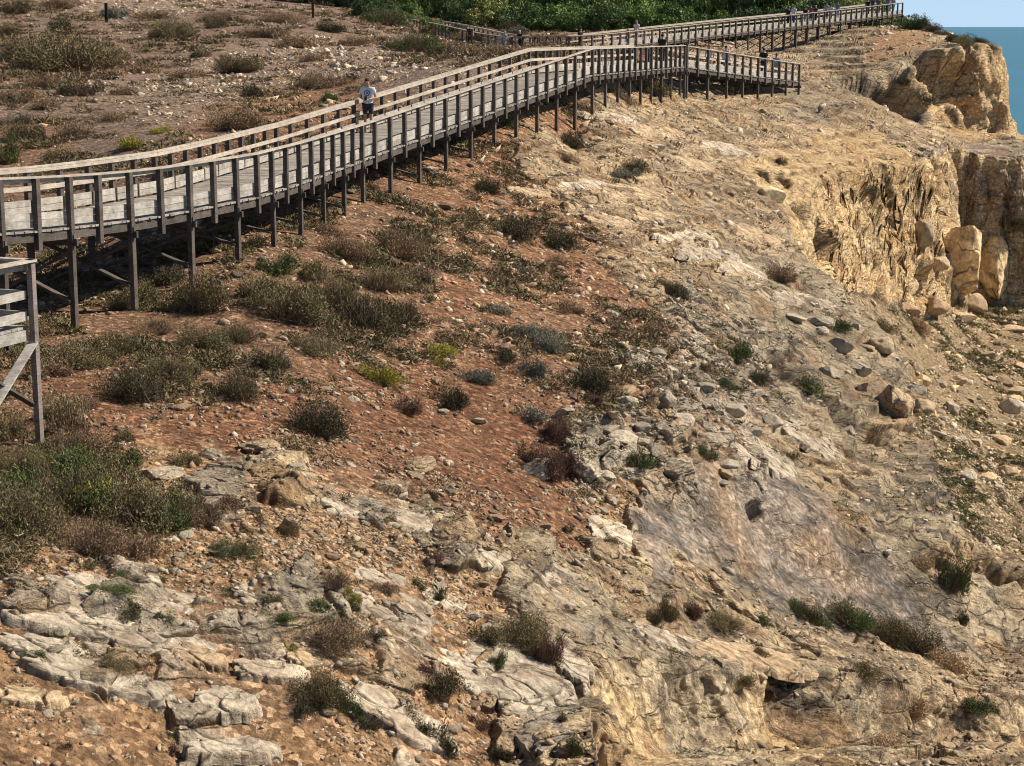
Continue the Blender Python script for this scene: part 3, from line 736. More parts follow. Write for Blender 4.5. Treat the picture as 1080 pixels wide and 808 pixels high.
        if leg:
            m = MB(); m.beam(a + Vector((0, 0, -.32)) + outw * .18, b + Vector((0, 0, -.32)) - outw * .18, .07, .15, tn()); bearers.append((a + org, m))
            h = a.z - max(gz)
            if brace and h > .75:
                m = MB(); q = d * .075
                m.beam(b + Vector((0, 0, -.45)) - q, Vector((a.x, a.y, gz[0] + .28 * h)) - q, .055, .15, tn(.2), up=d); braces.append((a + org, m))
                if h > 1.5:
                    m = MB(); m.beam(a + Vector((0, 0, -.5)) + q, Vector((b.x, b.y, gz[1] + .3)) + q, .055, .15, tn(.2), up=d); braces.append((a + org, m))
    if close_end:
        a, b = st[-1][0], st[-1][1]; m = MB(); up = Vector((0, 0, 1))
        m.beam(a + up * (H + .064), b + up * (H + .064), .145, .042, tn(.1)); m.beam(a + up * .62, b + up * .62, .034, .11, tn()); m.beam(a + up * .2, b + up * .2, .034, .28, tn())
        m.build('end_rail', M_RAIL, root)
    def emit(lst, nm_, mat):
        lst.sort(key=lambda t: t[0].y)
        for p, m in lst[:first_n]: m.build(nm_, mat, root)
        rest = lst[first_n:]
        if rest:
            M = MB()
            for p, m in rest:
                k = len(M.v); M.v += m.v; M.c += m.c; M.f += [tuple(k + j for j in f) for f in m.f]
            tag(M.build(nm_, mat, root), kind='stuff')
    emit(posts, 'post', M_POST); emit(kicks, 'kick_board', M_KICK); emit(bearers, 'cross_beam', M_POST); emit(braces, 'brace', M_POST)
    tag(root, label, cat); return root
def railpt(u, v, Y, H=1.1):
    x, y, z = at(u, v, Y); return (x, y, z - H)
main_path = [railpt(-160, 195, 32.0), railpt(-60, 192, 34.4), railpt(0, 188.5, 36.5), railpt(55, 186.5, 38.0), railpt(100, 183.6, 39.6), railpt(150, 179.5, 41.2), railpt(200, 172.7, 42.9), railpt(268, 162.5, 46.0),
             railpt(320, 149.5, 50.0), railpt(385, 130.5, 56.9), railpt(624, 51.5, 78), railpt(722, 48, 97)]
boardwalk('boardwalk', main_path, 2.8, 1.16, 'long weathered grey timber boardwalk climbing from the left edge past a man in white')
look_path = [railpt(724.5, 48.5, 97.6), railpt(760, 54.5, 101.5), railpt(800, 61, 107.5), railpt(843, 67.5, 115)]
boardwalk('lookout_walk', look_path, 2.2, 1.4, 'short railed timber lookout ending in a corner post above the pale rocks', 'lookout', mid_right=1, leg_every=2, close_end=True)
far_path = [railpt(540, 39, 141), railpt(600, 38, 137), railpt(640, 36, 140), railpt(700, 29.5, 147), railpt(780, 21, 158), railpt(850, 14.2, 169), railpt(905, 8.2, 178.5), railpt(952, 2.6, 187)]
boardwalk('raised_boardwalk', far_path, 2.4, 1.2, 'raised timber boardwalk with walkers running in front of the dark trees to the headland', first_n=100)
back_path = [railpt(538, 39.5, 141.4), railpt(505, 35, 150), railpt(470, 27, 165), railpt(435, 20.5, 186), railpt(385, 17, 203), railpt(322, 12, 212), railpt(255, 2.5, 222)]
boardwalk('path_rail_walk', back_path[::-1], 2.2, 2.0, 'distant low timber walkway winding behind bushes at the top of the slope', brace=False, first_n=100)

# near landing platform, only its corner in view
def platform():
    c = Vector(at(32, 273.5, 29.3)); d1 = Vector((-.37, -.93, 0)).normalized(); d2 = Vector((-.88, .47, 0)).normalized(); d2 = Vector((-.93, .37, 0))
    root = empty('viewing_platform', (c.x, c.y, surf(c.x, c.y)[0].z)); og = root.location.copy()
    up = Vector((0, 0, 1)); Ld = [3.6, 2.6]
    cs = [c, c + d1 * Ld[0], c + d1 * Ld[0] + d2 * Ld[1], c + d2 * Ld[1]]
    for k, q in enumerate(cs + [c + d1 * 1.8]):
        g = surf(q.x, q.y)[0].z; m = MB(); z0 = g - .3; z1 = c.z - .045
        m.box(Vector((q.x, q.y, (z0 + z1) / 2)) - og, d1 * .052, d2 * .052, up * ((z1 - z0) / 2), (2.3, 2.3, 2.35)); m.build('post', M_POST, root)
    segs = [(0, 1), (1, 2), (2, 3), (3, 0)]
    for i, j in segs:
        a, b = cs[i] - og, cs[j] - og; d = (b - a).normalized(); o_ = Vector((d.y, -d.x, 0)); o_ *= 1 if o_.dot((cs[i] + cs[j]) / 2 - sum(cs, Vector()) / 4) > 0 else -1
        m = MB(); m.beam(a + up * -.022, b + up * -.022, .16, .042, tn(.05), ext=.07); m.beam(a - up * .11 - o_ * .075, b - up * .11 - o_ * .075, .03, .12, (.7, .7, .7)); m.build('handrail', M_RAIL, root)
        m = MB(); m.beam(a - up * .58 - o_ * .08, b - up * .58 - o_ * .08, .04, .14, tn(.05), ext=-.08); m.build('mid_rail', M_KICK, root)
        m = MB(); m.beam(a - up * .93 - o_ * .085, b - up * .93 - o_ * .085, .045, .15, tn(.05), ext=-.08); m.build('kick_board', M_KICK, root)
        m = MB(); m.beam(a - up * 1.25 - o_ * .09, b - up * 1.25 - o_ * .09, .05, .18, (.85, .85, .85), ext=-.08); m.build('stringer', M_KICK, root)
    m = MB()
    for k in range(24):
        p = c + d1 * (.08 + k * .15) - og; m.beam(p - up * 1.13 + d2 * .1, p - up * 1.13 + d2 * (Ld[1] - .1), .138, .04, tn(), up=(0, 0, 1))
    m.build('deck', M_DECK, root)
    a = c - og; b = c + d1 * 1.8 - og
    m = MB(); m.beam(a - up * 1.36 + d1 * .02, b - up * 2.75, .04, .15, (1.1, 1.1, 1.1), up=(1, 0, 0)); m.build('brace', M_KICK, root)
    m = MB(); m.beam(a - up * 2.45 - d2 * -.07, b - up * 1.4 - d2 * -.07, .04, .13, (1, 1, 1), up=(1, 0, 0)); m.build('brace', M_POST, root)
    tag(root, 'corner of a weathered timber platform with crossed braces at the left edge', 'platform')
platform()

# two marker posts on the slope
def marker(u, v, h, w, tint, nm_, label):
    p, n_, _ = hit(u, v); m = MB(); m.box((0, 0, h / 2 - .15), (w / 2, 0, 0), (0, w / 2, 0), (0, 0, h / 2 + .15), tint); m.box((0, 0, h + .004 + .02), (w / 2 - .015, 0, 0), (0, w / 2 - .015, 0), (0, 0, .02), tint)
    o = m.build(nm_, M_POST); o.location = p; tag(o, label, 'post')
marker(113, 24, 1.5, .22, (.25, .25, .25), 'marker_post', 'short black post standing alone on the dry slope')
marker(330, 19, 3.4, .22, (.75, .42, .25), 'wooden_pole', 'tall brown wooden pole rising beside the distant walkway')
# ------------------------------------------------------------------ stones
M_STONE = tint_mat('limestone_block', .92, .15, 4.0, .12, .22)
M_STONE_BIG, nt_, b_ = nm('limestone_slab'); a_ = nd(nt_, 'ShaderNodeAttribute', attribute_name='tint'); rock_shader(nt_, b_, a_.outputs['Color'], None, .30)
def ico(sub):
    bm = bmesh.new(); bmesh.ops.create_icosphere(bm, subdivisions=sub, radius=1.0)
    V = np.array([v.co[:] for v in bm.verts], np.float32); Fc = np.array([[v.index for v in f.verts] for f in bm.faces], np.int32); bm.free(); return V, Fc
ICO = {1: ico(1), 2: ico(2), 3: ico(3), 4: ico(4), 5: ico(5)}
def stone_shape(sub, seed, sharp=.5):
    V, Fc = ICO[sub]; V = V.copy(); r = np.random.default_rng(seed)
    # lump, then chop with random planes for flat broken faces, then roughen
    o = r.uniform(0, 90)
    V *= (1 + .28 * fbm(V[:, 0] * 1.3 + o, V[:, 1] * 1.3, V[:, 2] * 1.3, 2, 5))[:, None]
    for k in range(15):
        n = r.normal(size=3); n /= np.linalg.norm(n); h = r.uniform(.48, .82); d = V @ n
        V -= np.outer(np.clip(d - h, 0, None), n) * .98
    V *= (1 + .10 * fbm(V[:, 0] * 4 + o, V[:, 1] * 4, V[:, 2] * 4, 3 if sub < 5 else 4, 7, .6))[:, None]
    V *= 1.2
    V[:, 2] *= r.uniform(.6, .85)
    return V.astype(np.float32), Fc
TINTS = {'pale': (.55, .465, .35), 'grey': (.45, .385, .295), 'tan': (.50, .375, .24), 'gold': (.70, .53, .31), 'rust': (.42, .285, .185), 'dark': (.24, .19, .145)}
DESC = {'pale': 'pale weathered', 'grey': 'grey weathered', 'tan': 'tan', 'gold': 'golden', 'rust': 'rusty orange', 'dark': 'dark brown'}
STM = {}
for tk, tc in TINTS.items():
    for k in range(5):
        V, Fc = stone_shape(4, 100 + k)
        C = np.array(tc, np.float32) * (1 + .3 * fbm(V[:, 0] * 2.5, V[:, 1] * 2.5, V[:, 2] * 2.5, 3, 44 + k))[:, None]
        STM[tk, k] = np_mesh('stone', V, Fc, C, M_STONE, True)
def put_stone(nm_, u, v, wpx, hpx, tk, big=False, rot=None, name_word='stone'):
    p, n_, ij = hit(u, v); dist = p.length; sc_ = dist / F_PX
    if big:
        V, Fc = stone_shape(5, int(u * 7 + v)); c = np.array(TINTS[tk], np.float32)
        m1 = f32(sstep(-.1, .5, fbm(V[:, 0] * 1.6 + u, V[:, 1] * 1.6, V[:, 2] * 1.6, 4, 51)))[:, None]
        C = c * (1 - .45 * m1 * np.array([.7, .9, 1.0], np.float32)) * (1 + .25 * pn(V[:, 0] * 6, V[:, 1] * 6, V[:, 2] * 6, 8))[:, None]
        me = np_mesh('stone', V, Fc, C, M_STONE_BIG, True)
    else: me = STM[tk, random.randrange(5)]
    o = bpy.data.objects.new(nm_, me); COL.objects.link(o)
    a = wpx * sc_ / 2 * 1.05; h = hpx * sc_ / 2 / max(.6, 1) * 1.25
    o.scale = (a, a * random.uniform(.75, 1.0), h)
    o.rotation_euler = (random.uniform(-.15, .15), random.uniform(-.15, .15), random.uniform(0, 6.3) if rot is None else rot)
    o.location = p + Vector((0, a * .3, h * .12))
    return o, p
BOULD = [(567,503,40,30,'pale'),(613,506,38,24,'pale'),(640,505,22,16,'pale'),(811,214,26,32,'gold'),(1004,298,60,78,'gold'),(1046,320,44,68,'gold'),(968,272,22,40,'tan'),(966,316,30,22,'tan'),(985,328,30,24,'rust'),(1012,338,30,20,'tan'),
 (990,312,22,20,'tan'),(1026,330,26,26,'tan'),(955,330,26,18,'rust'),(938,440,46,40,'tan'),(970,438,26,26,'tan'),(1003,437,18,22,'pale'),(1055,470,24,18,'tan'),(1010,405,18,14,'tan'),(992,408,14,14,'pale'),(1042,378,20,14,'tan'),(1066,435,26,24,'grey'),
 (1062,500,20,16,'tan'),(1030,470,16,12,'pale'),(985,460,16,12,'tan'),(1075,610,22,20,'grey'),(270,478,46,20,'tan'),(166,502,46,24,'pale'),(106,583,34,15,'pale'),(441,494,42,14,'tan'),(437,505,20,10,'tan'),(122,402,12,15,'pale'),
 (334,378,18,8,'pale'),(214,504,22,9,'pale'),(300,455,10,7,'pale'),(246,384,14,6,'pale'),(690,380,20,14,'grey'),(735,418,28,20,'grey'),(770,440,30,22,'grey'),(700,436,22,18,'grey'),(660,432,26,20,'grey'),(676,455,32,22,'grey'),(720,455,26,22,'pale'),(748,470,34,26,'grey'),
 (770,492,22,16,'grey'),(655,470,30,18,'pale'),(690,478,26,20,'grey'),(640,462,24,16,'grey'),(708,500,34,18,'pale'),(790,462,24,18,'grey'),(812,452,26,20,'grey'),(860,345,34,18,'grey'),(836,338,30,14,'pale'),(884,372,30,26,'grey'),(905,398,26,26,'grey'),(870,398,22,18,'grey'),
 (840,398,26,18,'grey'),(812,388,24,16,'grey'),(790,372,22,14,'grey'),(1012,470,14,10,'pale'),(596,482,18,12,'dark'),(925,372,28,24,'tan'),(915,420,30,24,'tan'),(1070,350,24,16,'tan')]
for k, (u, v, w, h, tk) in enumerate(BOULD):
    o, p = put_stone('boulder', u, v, w, h, tk, big=w >= 34)
    PENDING.append((o, f'{DESC[tk]} boulder {place_of(u, v)}', u)); tag(o, None, 'boulder', 'larger boulders lying about the slope')

for (u0, u1, v0, v1, n_, tks) in ((935, 1078, 350, 600, 44, ['tan', 'gold', 'pale', 'tan']), (640, 820, 400, 520, 26, ['grey', 'pale', 'tan']), (780, 930, 330, 450, 18, ['grey', 'pale', 'tan']), (560, 800, 110, 300, 16, ['tan', 'pale']), (850, 1000, 560, 720, 8, ['tan', 'grey'])):
    for _ in range(n_):
        u = random.uniform(u0, u1); v = random.uniform(v0, v1)
        if u0 == 935 and v > 350 + (u - 930) * 2.0: continue
        w = random.uniform(8, 12) if random.random() < .65 else random.uniform(12, 24); tk = random.choice(tks)
        o, p = put_stone('boulder', u, v, w, w * random.uniform(.5, .85), tk)
        PENDING.append((o, f'{DESC[tk]} boulder {place_of(u, v)}', u)); tag(o, None, 'boulder', 'larger boulders lying about the slope')

# loose stones: the 230 or so largest as things, the rest as one spread of rubble
dens = {'thicket': .8, 'slab': .35, 'tan': 1.1, 'karst': .7, 'gold': .02, 'pink': .08, 'red': 1.3, 'orange': 1.5, 'scrub': 1.2, 'dry': .4, 'scree': 1.6, 'rubble': 2.2, 'talus': 3.4}
D = sum(W[..., i] * dens[n] for i, n in enumerate(kinds)) * (1 - cliff) * (1.15 - rock * .5)
clump = np.clip(.55 + 1.3 * nB + .8 * nA, .08, 2.2)
PU, PV = project(GX, GY, GZ)
inv = (PU > -40) & (PU < W_PX + 40) & (PV > -10) & (PV < H_PX + 50)
up_ok = NF[..., 2] > .62
prob = np.where(inv & up_ok, D * clump, 0).ravel().astype(np.float64); prob /= prob.sum()
NST = 42000
idx = rng.choice(len(prob), NST, replace=False, p=prob)
gx, gy, gz = GX.ravel()[idx], GY.ravel()[idx], GZ.ravel()[idx]
size = np.exp(rng.normal(math.log(.022), .6, NST)) * (gy / 25) ** .8
size = np.clip(size, .012, .30)
Wf = W.reshape(-1, len(kinds))[idx]
kd = np.argmax(Wf, axis=1)
pal = {'thicket': ['rust', 'tan', 'dark', 'pale'], 'slab': ['pale', 'grey'], 'tan': ['tan', 'pale'], 'karst': ['grey', 'tan'], 'gold': ['gold'], 'pink': ['tan', 'grey'], 'red': ['rust', 'tan', 'rust', 'pale', 'dark'], 'orange': ['tan', 'pale', 'rust'], 'scrub': ['rust', 'tan', 'dark', 'pale'], 'dry': ['tan', 'dark', 'pale'], 'scree': ['pale', 'tan', 'grey'], 'rubble': ['grey', 'pale', 'tan'], 'talus': ['tan', 'pale', 'gold']}
ssz = size * F_PX / np.sqrt(gx ** 2 + gy ** 2 + gz ** 2)
order = np.argsort(-ssz); big = order[:150]
for i in big:
    u, v = project(gx[i], gy[i], gz[i]); tk = random.choice(pal[kinds[kd[i]]])
    o = bpy.data.objects.new('stone', STM[tk, random.randrange(5)]); COL.objects.link(o)
    s = min(float(size[i]), 11 * gy[i] / F_PX * 1.0); o.scale = (s, s * random.uniform(.6, 1), s * random.uniform(.45, .8)); o.rotation_euler = (random.uniform(-.3, .3), random.uniform(-.3, .3), random.uniform(0, 6.3))
    o.location = (float(gx[i]), float(gy[i]), float(gz[i]) + s * .15)
    pl = place_of(u, v); PENDING.append((o, f'small {DESC[tk]} stone {pl}', float(u))); tag(o, None, 'stone', f'small {DESC[tk]} stones {pl}')
rest = order[150:]
near = rest[gy[rest] < 42]; farr = rest[gy[rest] >= 42]
def pebbles(sel, sub, name, label):
    n = len(sel); V0, F0 = ICO[sub]; nv = len(V0)
    r = rng.normal(size=(n, 1, 1)).astype(np.float32)
    jit = 1 + .36 * rng.normal(size=(n, nv, 1)).astype(np.float32) * (1 if sub == 1 else .45)
    sc3 = np.stack([size[sel], size[sel] * rng.uniform(.55, 1, n), size[sel] * rng.uniform(.4, .8, n)], -1)[:, None]
    P_ = V0[None] * jit * sc3
    a = rng.uniform(0, 6.28, n); c_, s_ = np.cos(a)[:, None], np.sin(a)[:, None]
    X_ = P_[..., 0] * c_ - P_[..., 1] * s_; Y_ = P_[..., 0] * s_ + P_[..., 1] * c_
    tl = rng.normal(0, .25, (n, 1)); Z_ = P_[..., 2] + X_ * tl
    V = np.stack([X_ + gx[sel, None], Y_ + gy[sel, None], Z_ + gz[sel, None] + size[sel, None] * .02], -1).reshape(-1, 3)
    Fc = (F0[None] + (np.arange(n) * nv)[:, None, None]).reshape(-1, 3)
    cc_ = np.array([TINTS[random.choice(pal[kinds[k]])] for k in kd[sel]], np.float32) * rng.uniform(.65, 1.25, (n, 1))
    C = np.repeat(cc_, nv, axis=0)
    o = link(name, np_mesh(name, V, Fc, C, M_STONE, False)); tag(o, label, 'rubble', kind='stuff')
pebbles(near, 1, 'gravel', 'countless small broken stones strewn over the near ground')
pebbles(farr, 1, 'scree', 'countless small broken stones strewn over the far ground')

# ------------------------------------------------------------------ flat limestone slabs in the foreground
SLABS = [(130,634,86,13,13,.16,'grey'),(112,664,112,20,12,.2,'grey'),(58,690,64,10,6,.13,'grey'),(108,722,80,13,11,.18,'grey'),(300,640,50,15,6,.2,'grey'),(286,714,40,9,3,.16,'pale'),(407,657,54,22,13,.28,'grey'),(268,689,34,8,8,.16,'pale'),
 (532,722,74,30,24,.26,'grey'),(420,762,72,17,30,.2,'pale'),(240,748,36,15,4,.12,'grey'),(246,797,50,9,2,.15,'grey'),(572,786,46,20,28,.24,'grey'),(400,615,30,8,15,.14,'grey'),(330,600,32,6,5,.1,'pale'),(208,700,34,8,16,.14,'tan'),(470,640,26,9,20,.14,'pale'),(340,700,36,9,5,.12,'tan'),
 (30,740,40,8,4,.12,'tan'),(600,700,26,14,30,.2,'grey'),(470,700,40,9,18,.13,'pale'),
 (612,197,30,5,6,.2,'pale'),(668,207,36,8,8,.26,'tan'),(722,252,34,7,10,.26,'pale'),(690,232,30,6,14,.24,'tan'),(560,206,24,4,8,.18,'tan'),(735,176,30,5,10,.26,'tan'),(772,160,34,5,10,.3,'pale'),(692,140,30,4,8,.24,'tan'),(748,272,34,7,8,.28,'grey'),(786,287,30,6,10,.24,'pale'),(642,236,26,5,8,.2,'tan'),(800,252,30,7,16,.28,'tan'),(640,124,30,3,8,.24,'pale'),(850,322,34,7,12,.3,'grey'),(822,165,30,4,8,.3,'tan'),
 (400,548,60,9,12,.2,'grey'),(296,524,44,7,8,.16,'tan'),(476,566,48,9,16,.2,'grey'),(556,604,60,11,20,.24,'grey'),(645,566,26,11,20,.2,'pale'),(612,640,60,12,22,.26,'grey'),(690,680,76,11,18,.2,'grey'),(800,700,70,10,12,.2,'tan'),(730,722,60,9,16,.2,'grey'),(640,612,40,7,20,.2,'tan'),(860,470,40,10,30,.3,'grey'),(800,480,44,10,28,.3,'grey'),(1000,745,44,9,14,.28,'tan')]
def slab(k, u, v, a, b, ang, th, tk):
    nr, ns = 30, 200; t = np.linspace(0, 2 * math.pi, ns, endpoint=False); th0 = R_(ang); o1 = k * 7.3
    cj = cast([u, u + 9, u - 9, u, u], [v, v, v, v + 5, v - 5]); c0 = cj[0]
    Ju = (cj[1] - cj[2])[:2] / 18; Jv = (cj[3] - cj[4])[:2] / 10
    e1 = a * (math.cos(th0) * Ju + math.sin(th0) * Jv); e2 = b * (math.sin(th0) * Ju - math.cos(th0) * Jv)
    rad = 1 + .22 * fbm(np.cos(t) * 1.4 + o1, np.sin(t) * 1.4, t * 0, 4, 21) + .07 * np.sign(pn(np.cos(t) * 3 + o1, np.sin(t) * 3, t * 0, 22))
    rad = rad / (np.abs(np.cos(t)) ** 3 + np.abs(np.sin(t)) ** 3) ** (1 / 3)
    rr = np.linspace(0, 1, nr) ** .75
    X = (rr[:, None] * (rad * np.cos(t))[None]); Y = (rr[:, None] * (rad * np.sin(t))[None])
    wx_ = c0[0] + X * e1[0] + Y * e2[0]; wy_ = c0[1] + X * e1[1] + Y * e2[1]
    gz_, _, _ = ground(wx_, wy_)
    # fit a tilted plane so that the slab lies as one bed
    A = np.c_[np.ones(wx_.size), wx_.ravel(), wy_.ravel()]; cf, *_ = np.linalg.lstsq(A, gz_.ravel(), rcond=None)
    pl = (A @ cf).reshape(wx_.shape) + .05
    edge = f32(sstep(1.0, .93, rr))[:, None] + 0 * X
    n1 = fbm(wx_ * 1.2, wy_ * 1.2, wx_ * 0 + k, 5, 25, .6); n2 = 1 - np.abs(pn(wx_ * 2.2, wy_ * 4.0, wx_ * 0 + k, 26)) * 2.2; n3 = pn(wx_ * 9, wy_ * 9, wx_ * 0, 27)
    ck = np.exp(-(pn(wx_ * .9 + k, wy_ * 1.2, wx_ * 0, 29) / .022) ** 2)
    th = th * .5
    top = pl + .02 + th * (.45 + .55 * n1 + .10 * n2) + .012 * n3 - ck * .07
    Z = top * edge + (pl - .10) * (1 - edge)
    V = np.stack([wx_, wy_, Z], -1).reshape(-1, 3)
    i = np.arange(nr * ns).reshape(nr, ns); q_ = np.stack([i[:-1], i[1:], np.roll(i, -1, 1)[1:], np.roll(i, -1, 1)[:-1]], -1)[1:].reshape(-1, 4)
    tri = np.stack([i[1], np.roll(i[1], -1), np.roll(i[1], -1)], -1)
    q_ = np.concatenate([q_, np.stack([i[0], i[1], np.roll(i[1], -1), np.roll(i[0], -1)], -1)])
    c = np.array(TINTS[tk], np.float32) * 1.02; m1 = f32(sstep(-.25, .35, n1 + .5 * nS_(wx_, wy_)))[..., None]
    C = c * (1 - .38 * m1 * np.array([.85, .95, 1], np.float32)) * (1 + .12 * n3[..., None]) * (1 - .5 * ck[..., None])
    oc = np.array([wx_[0, 0], wy_[0, 0], pl[0, 0]]); V = V - oc
    me = np_mesh('rock_slab', V, q_, C.reshape(-1, 3), M_STONE_BIG, True)
    o = bpy.data.objects.new('rock_slab', me); COL.objects.link(o); o.location = oc
    sz = 'broad' if a > 60 else ('small' if a < 36 else 'flat')
    PENDING.append((o, f'{sz} {DESC[tk]} limestone slab {place_of(u, v)}', u)); tag(o, None, 'rock slab', f'flat limestone slabs {place_of(u, v)}', 'thing')
def nS_(a, b): return fbm((a * ca + b * sa) * .8, (-a * sa + b * ca) * 3, a * 0, 3, 82)
for k, s_ in enumerate(SLABS): slab(k, *s_)
# ------------------------------------------------------------------ shrubs
M_LEAF = tint_mat('scrub_foliage', .75, .15, None, 0, .16)
PAL = {  # leaf colours
 'olive': [(.115,.095,.045), (.15,.12,.062), (.085,.078,.035), (.17,.125,.07)],
 'green': [(.058,.076,.025), (.08,.098,.034), (.042,.056,.02), (.105,.11,.042)],
 'brown': [(.17,.115,.07), (.21,.15,.09), (.13,.085,.052), (.24,.17,.10)],
 'purple': [(.10,.055,.042), (.13,.07,.05), (.075,.042,.036), (.15,.09,.065)],
 'grey': [(.13,.125,.095), (.17,.16,.125), (.09,.087,.066), (.10,.10,.07)],
 'yellow': [(.20,.20,.035), (.25,.22,.04), (.15,.16,.03), (.30,.23,.05)],
 'straw': [(.30,.21,.12), (.36,.26,.15), (.22,.15,.09), (.26,.17,.10)],
 'dark': [(.06,.055,.03), (.08,.07,.038), (.045,.042,.024), (.10,.08,.045)]}
LOOK = {'olive': 'olive green', 'green': 'fresh green', 'brown': 'brown withered', 'purple': 'purplish dead', 'grey': 'silvery grey', 'yellow': 'yellow green', 'straw': 'straw coloured dry', 'dark': 'dark olive'}
def shrub_mesh(kind, seed, nleaf, leaf, twig=260):
    r = np.random.default_rng(seed)
    # several lobes make one uneven mound, unit radius and unit height
    nl = 9
    lc = np.c_[r.uniform(-.62, .62, nl), r.uniform(-.62, .62, nl), r.uniform(.0, .22, nl)]; lr = r.uniform(.24, .5, nl); lh = r.uniform(.35, .85, nl)
    k = r.integers(0, nl, nleaf)
    d = r.normal(size=(nleaf, 3)); d[:, 2] = np.abs(d[:, 2]) * .9; d /= np.linalg.norm(d, axis=1)[:, None]
    rad = (r.random(nleaf) ** .38)[:, None]
    rad = rad * (1 + .3 * pn(d[:, 0] * 3 + seed, d[:, 1] * 3, d[:, 2] * 3 + k, 3)[:, None])
    P = lc[k] + d * rad * np.c_[lr[k], lr[k], lh[k]]
    P[:, 2] = np.clip(P[:, 2], -.04, 1.3)
    # each leaf: a narrow blade
    out = d * .6 + r.normal(size=(nleaf, 3)) * .6 + np.array([0, 0, .5]); out /= np.linalg.norm(out, axis=1)[:, None]
    sd = np.cross(out, r.normal(size=(nleaf, 3))); sd /= np.linalg.norm(sd, axis=1)[:, None]
    L = leaf * r.uniform(.6, 1.5, (nleaf, 1)); w = L * r.uniform(.22, .5, (nleaf, 1))
    V = np.stack([P - sd * w * .5, P + sd * w * .5, P + out * L + sd * w * .15], 1)
    cp = 1.45 * np.array(PAL[kind])[np.clip((r.random(nleaf) * .5 + .5 * (pn(P[:, 0] * 2.5 + seed, P[:, 1] * 2.5, P[:, 2] * 2.5, 4) + .5)) * 4, 0, 3).astype(int)]
    C = np.repeat(cp * r.uniform(.75, 1.3, (nleaf, 1)), 3, axis=0); V = V.reshape(-1, 3)
    # bare twigs from the root outwards
    dt = r.normal(size=(twig, 3)); dt[:, 2] = np.abs(dt[:, 2]) + .25; dt /= np.linalg.norm(dt, axis=1)[:, None]
    b = np.c_[r.normal(0, .22, (twig, 2)), np.zeros(twig)]; e = b + dt * np.c_[[.85] * twig, [.85] * twig, [.95] * twig] * r.uniform(.55, 1.12, (twig, 1))
    s_ = np.cross(dt, r.normal(size=(twig, 3))); s_ /= np.linalg.norm(s_, axis=1)[:, None]; s_ *= .010
    TV = np.stack([b - s_, b + s_, e], 1).reshape(-1, 3); TC = np.repeat(np.array([[.16, .11, .075]]) * r.uniform(.5, 1.5, (twig, 1)), 3, axis=0)
    V = np.concatenate([V, TV]); C = np.concatenate([C, TC])
    F_ = np.arange(len(V)).reshape(-1, 3)
    return np_mesh('shrub', V, F_, C, M_LEAF)
SH = {}
def shrub_proto(kind, size):
    k = random.randrange(3); key_ = (kind, size, k)
    if key_ not in SH:
        nl, lf = {'big': (9000, .050), 'mid': (3600, .085), 'small': (1200, .14)}[size]
        SH[key_] = shrub_mesh(kind, hash(kind) % 97 if False else list(PAL).index(kind) * 10 + k, nl, lf, {'big': 500, 'mid': 260, 'small': 120}[size])
    return SH[key_]
SHRUBS = []
def put_shrub(u, v, w, h, kind, explicit=True):
    """u, v: where its foot shows in the photo; w, h: how large it shows"""
    p, n_, _ = hit(u, v - h * .12); sc_ = p.length / F_PX
    size = 'big' if w > 55 else ('mid' if w > 24 else 'small')
    o = bpy.data.objects.new('shrub', shrub_proto(kind, size)); COL.objects.link(o)
    rx = w * sc_ / 2 / .92
    o.scale = (rx, rx * random.uniform(.7, 1.0), max(.10, h * sc_ * .95)); o.rotation_euler = (0, 0, random.uniform(0, 6.3))
    if o.rotation_euler[2]: pass
    tl = n_.lerp(Vector((0, 0, 1)), .55).normalized(); o.rotation_mode = 'QUATERNION'
    o.rotation_quaternion = Vector((0, 0, 1)).rotation_difference(tl) @ Matrix.Rotation(random.uniform(0, 6.3), 3, 'Z').to_quaternion()
    o.location = p - n_ * .04
    sz = 'large' if w > 66 else ('' if w > 30 else 'small')
    stem = f'{sz} {LOOK[kind]} bush {place_of(u, v)}'.strip()
    PENDING.append((o, stem, u)); tag(o, None, 'bush', f'{LOOK[kind]} bushes {place_of(u, v)}'); SHRUBS.append(o)
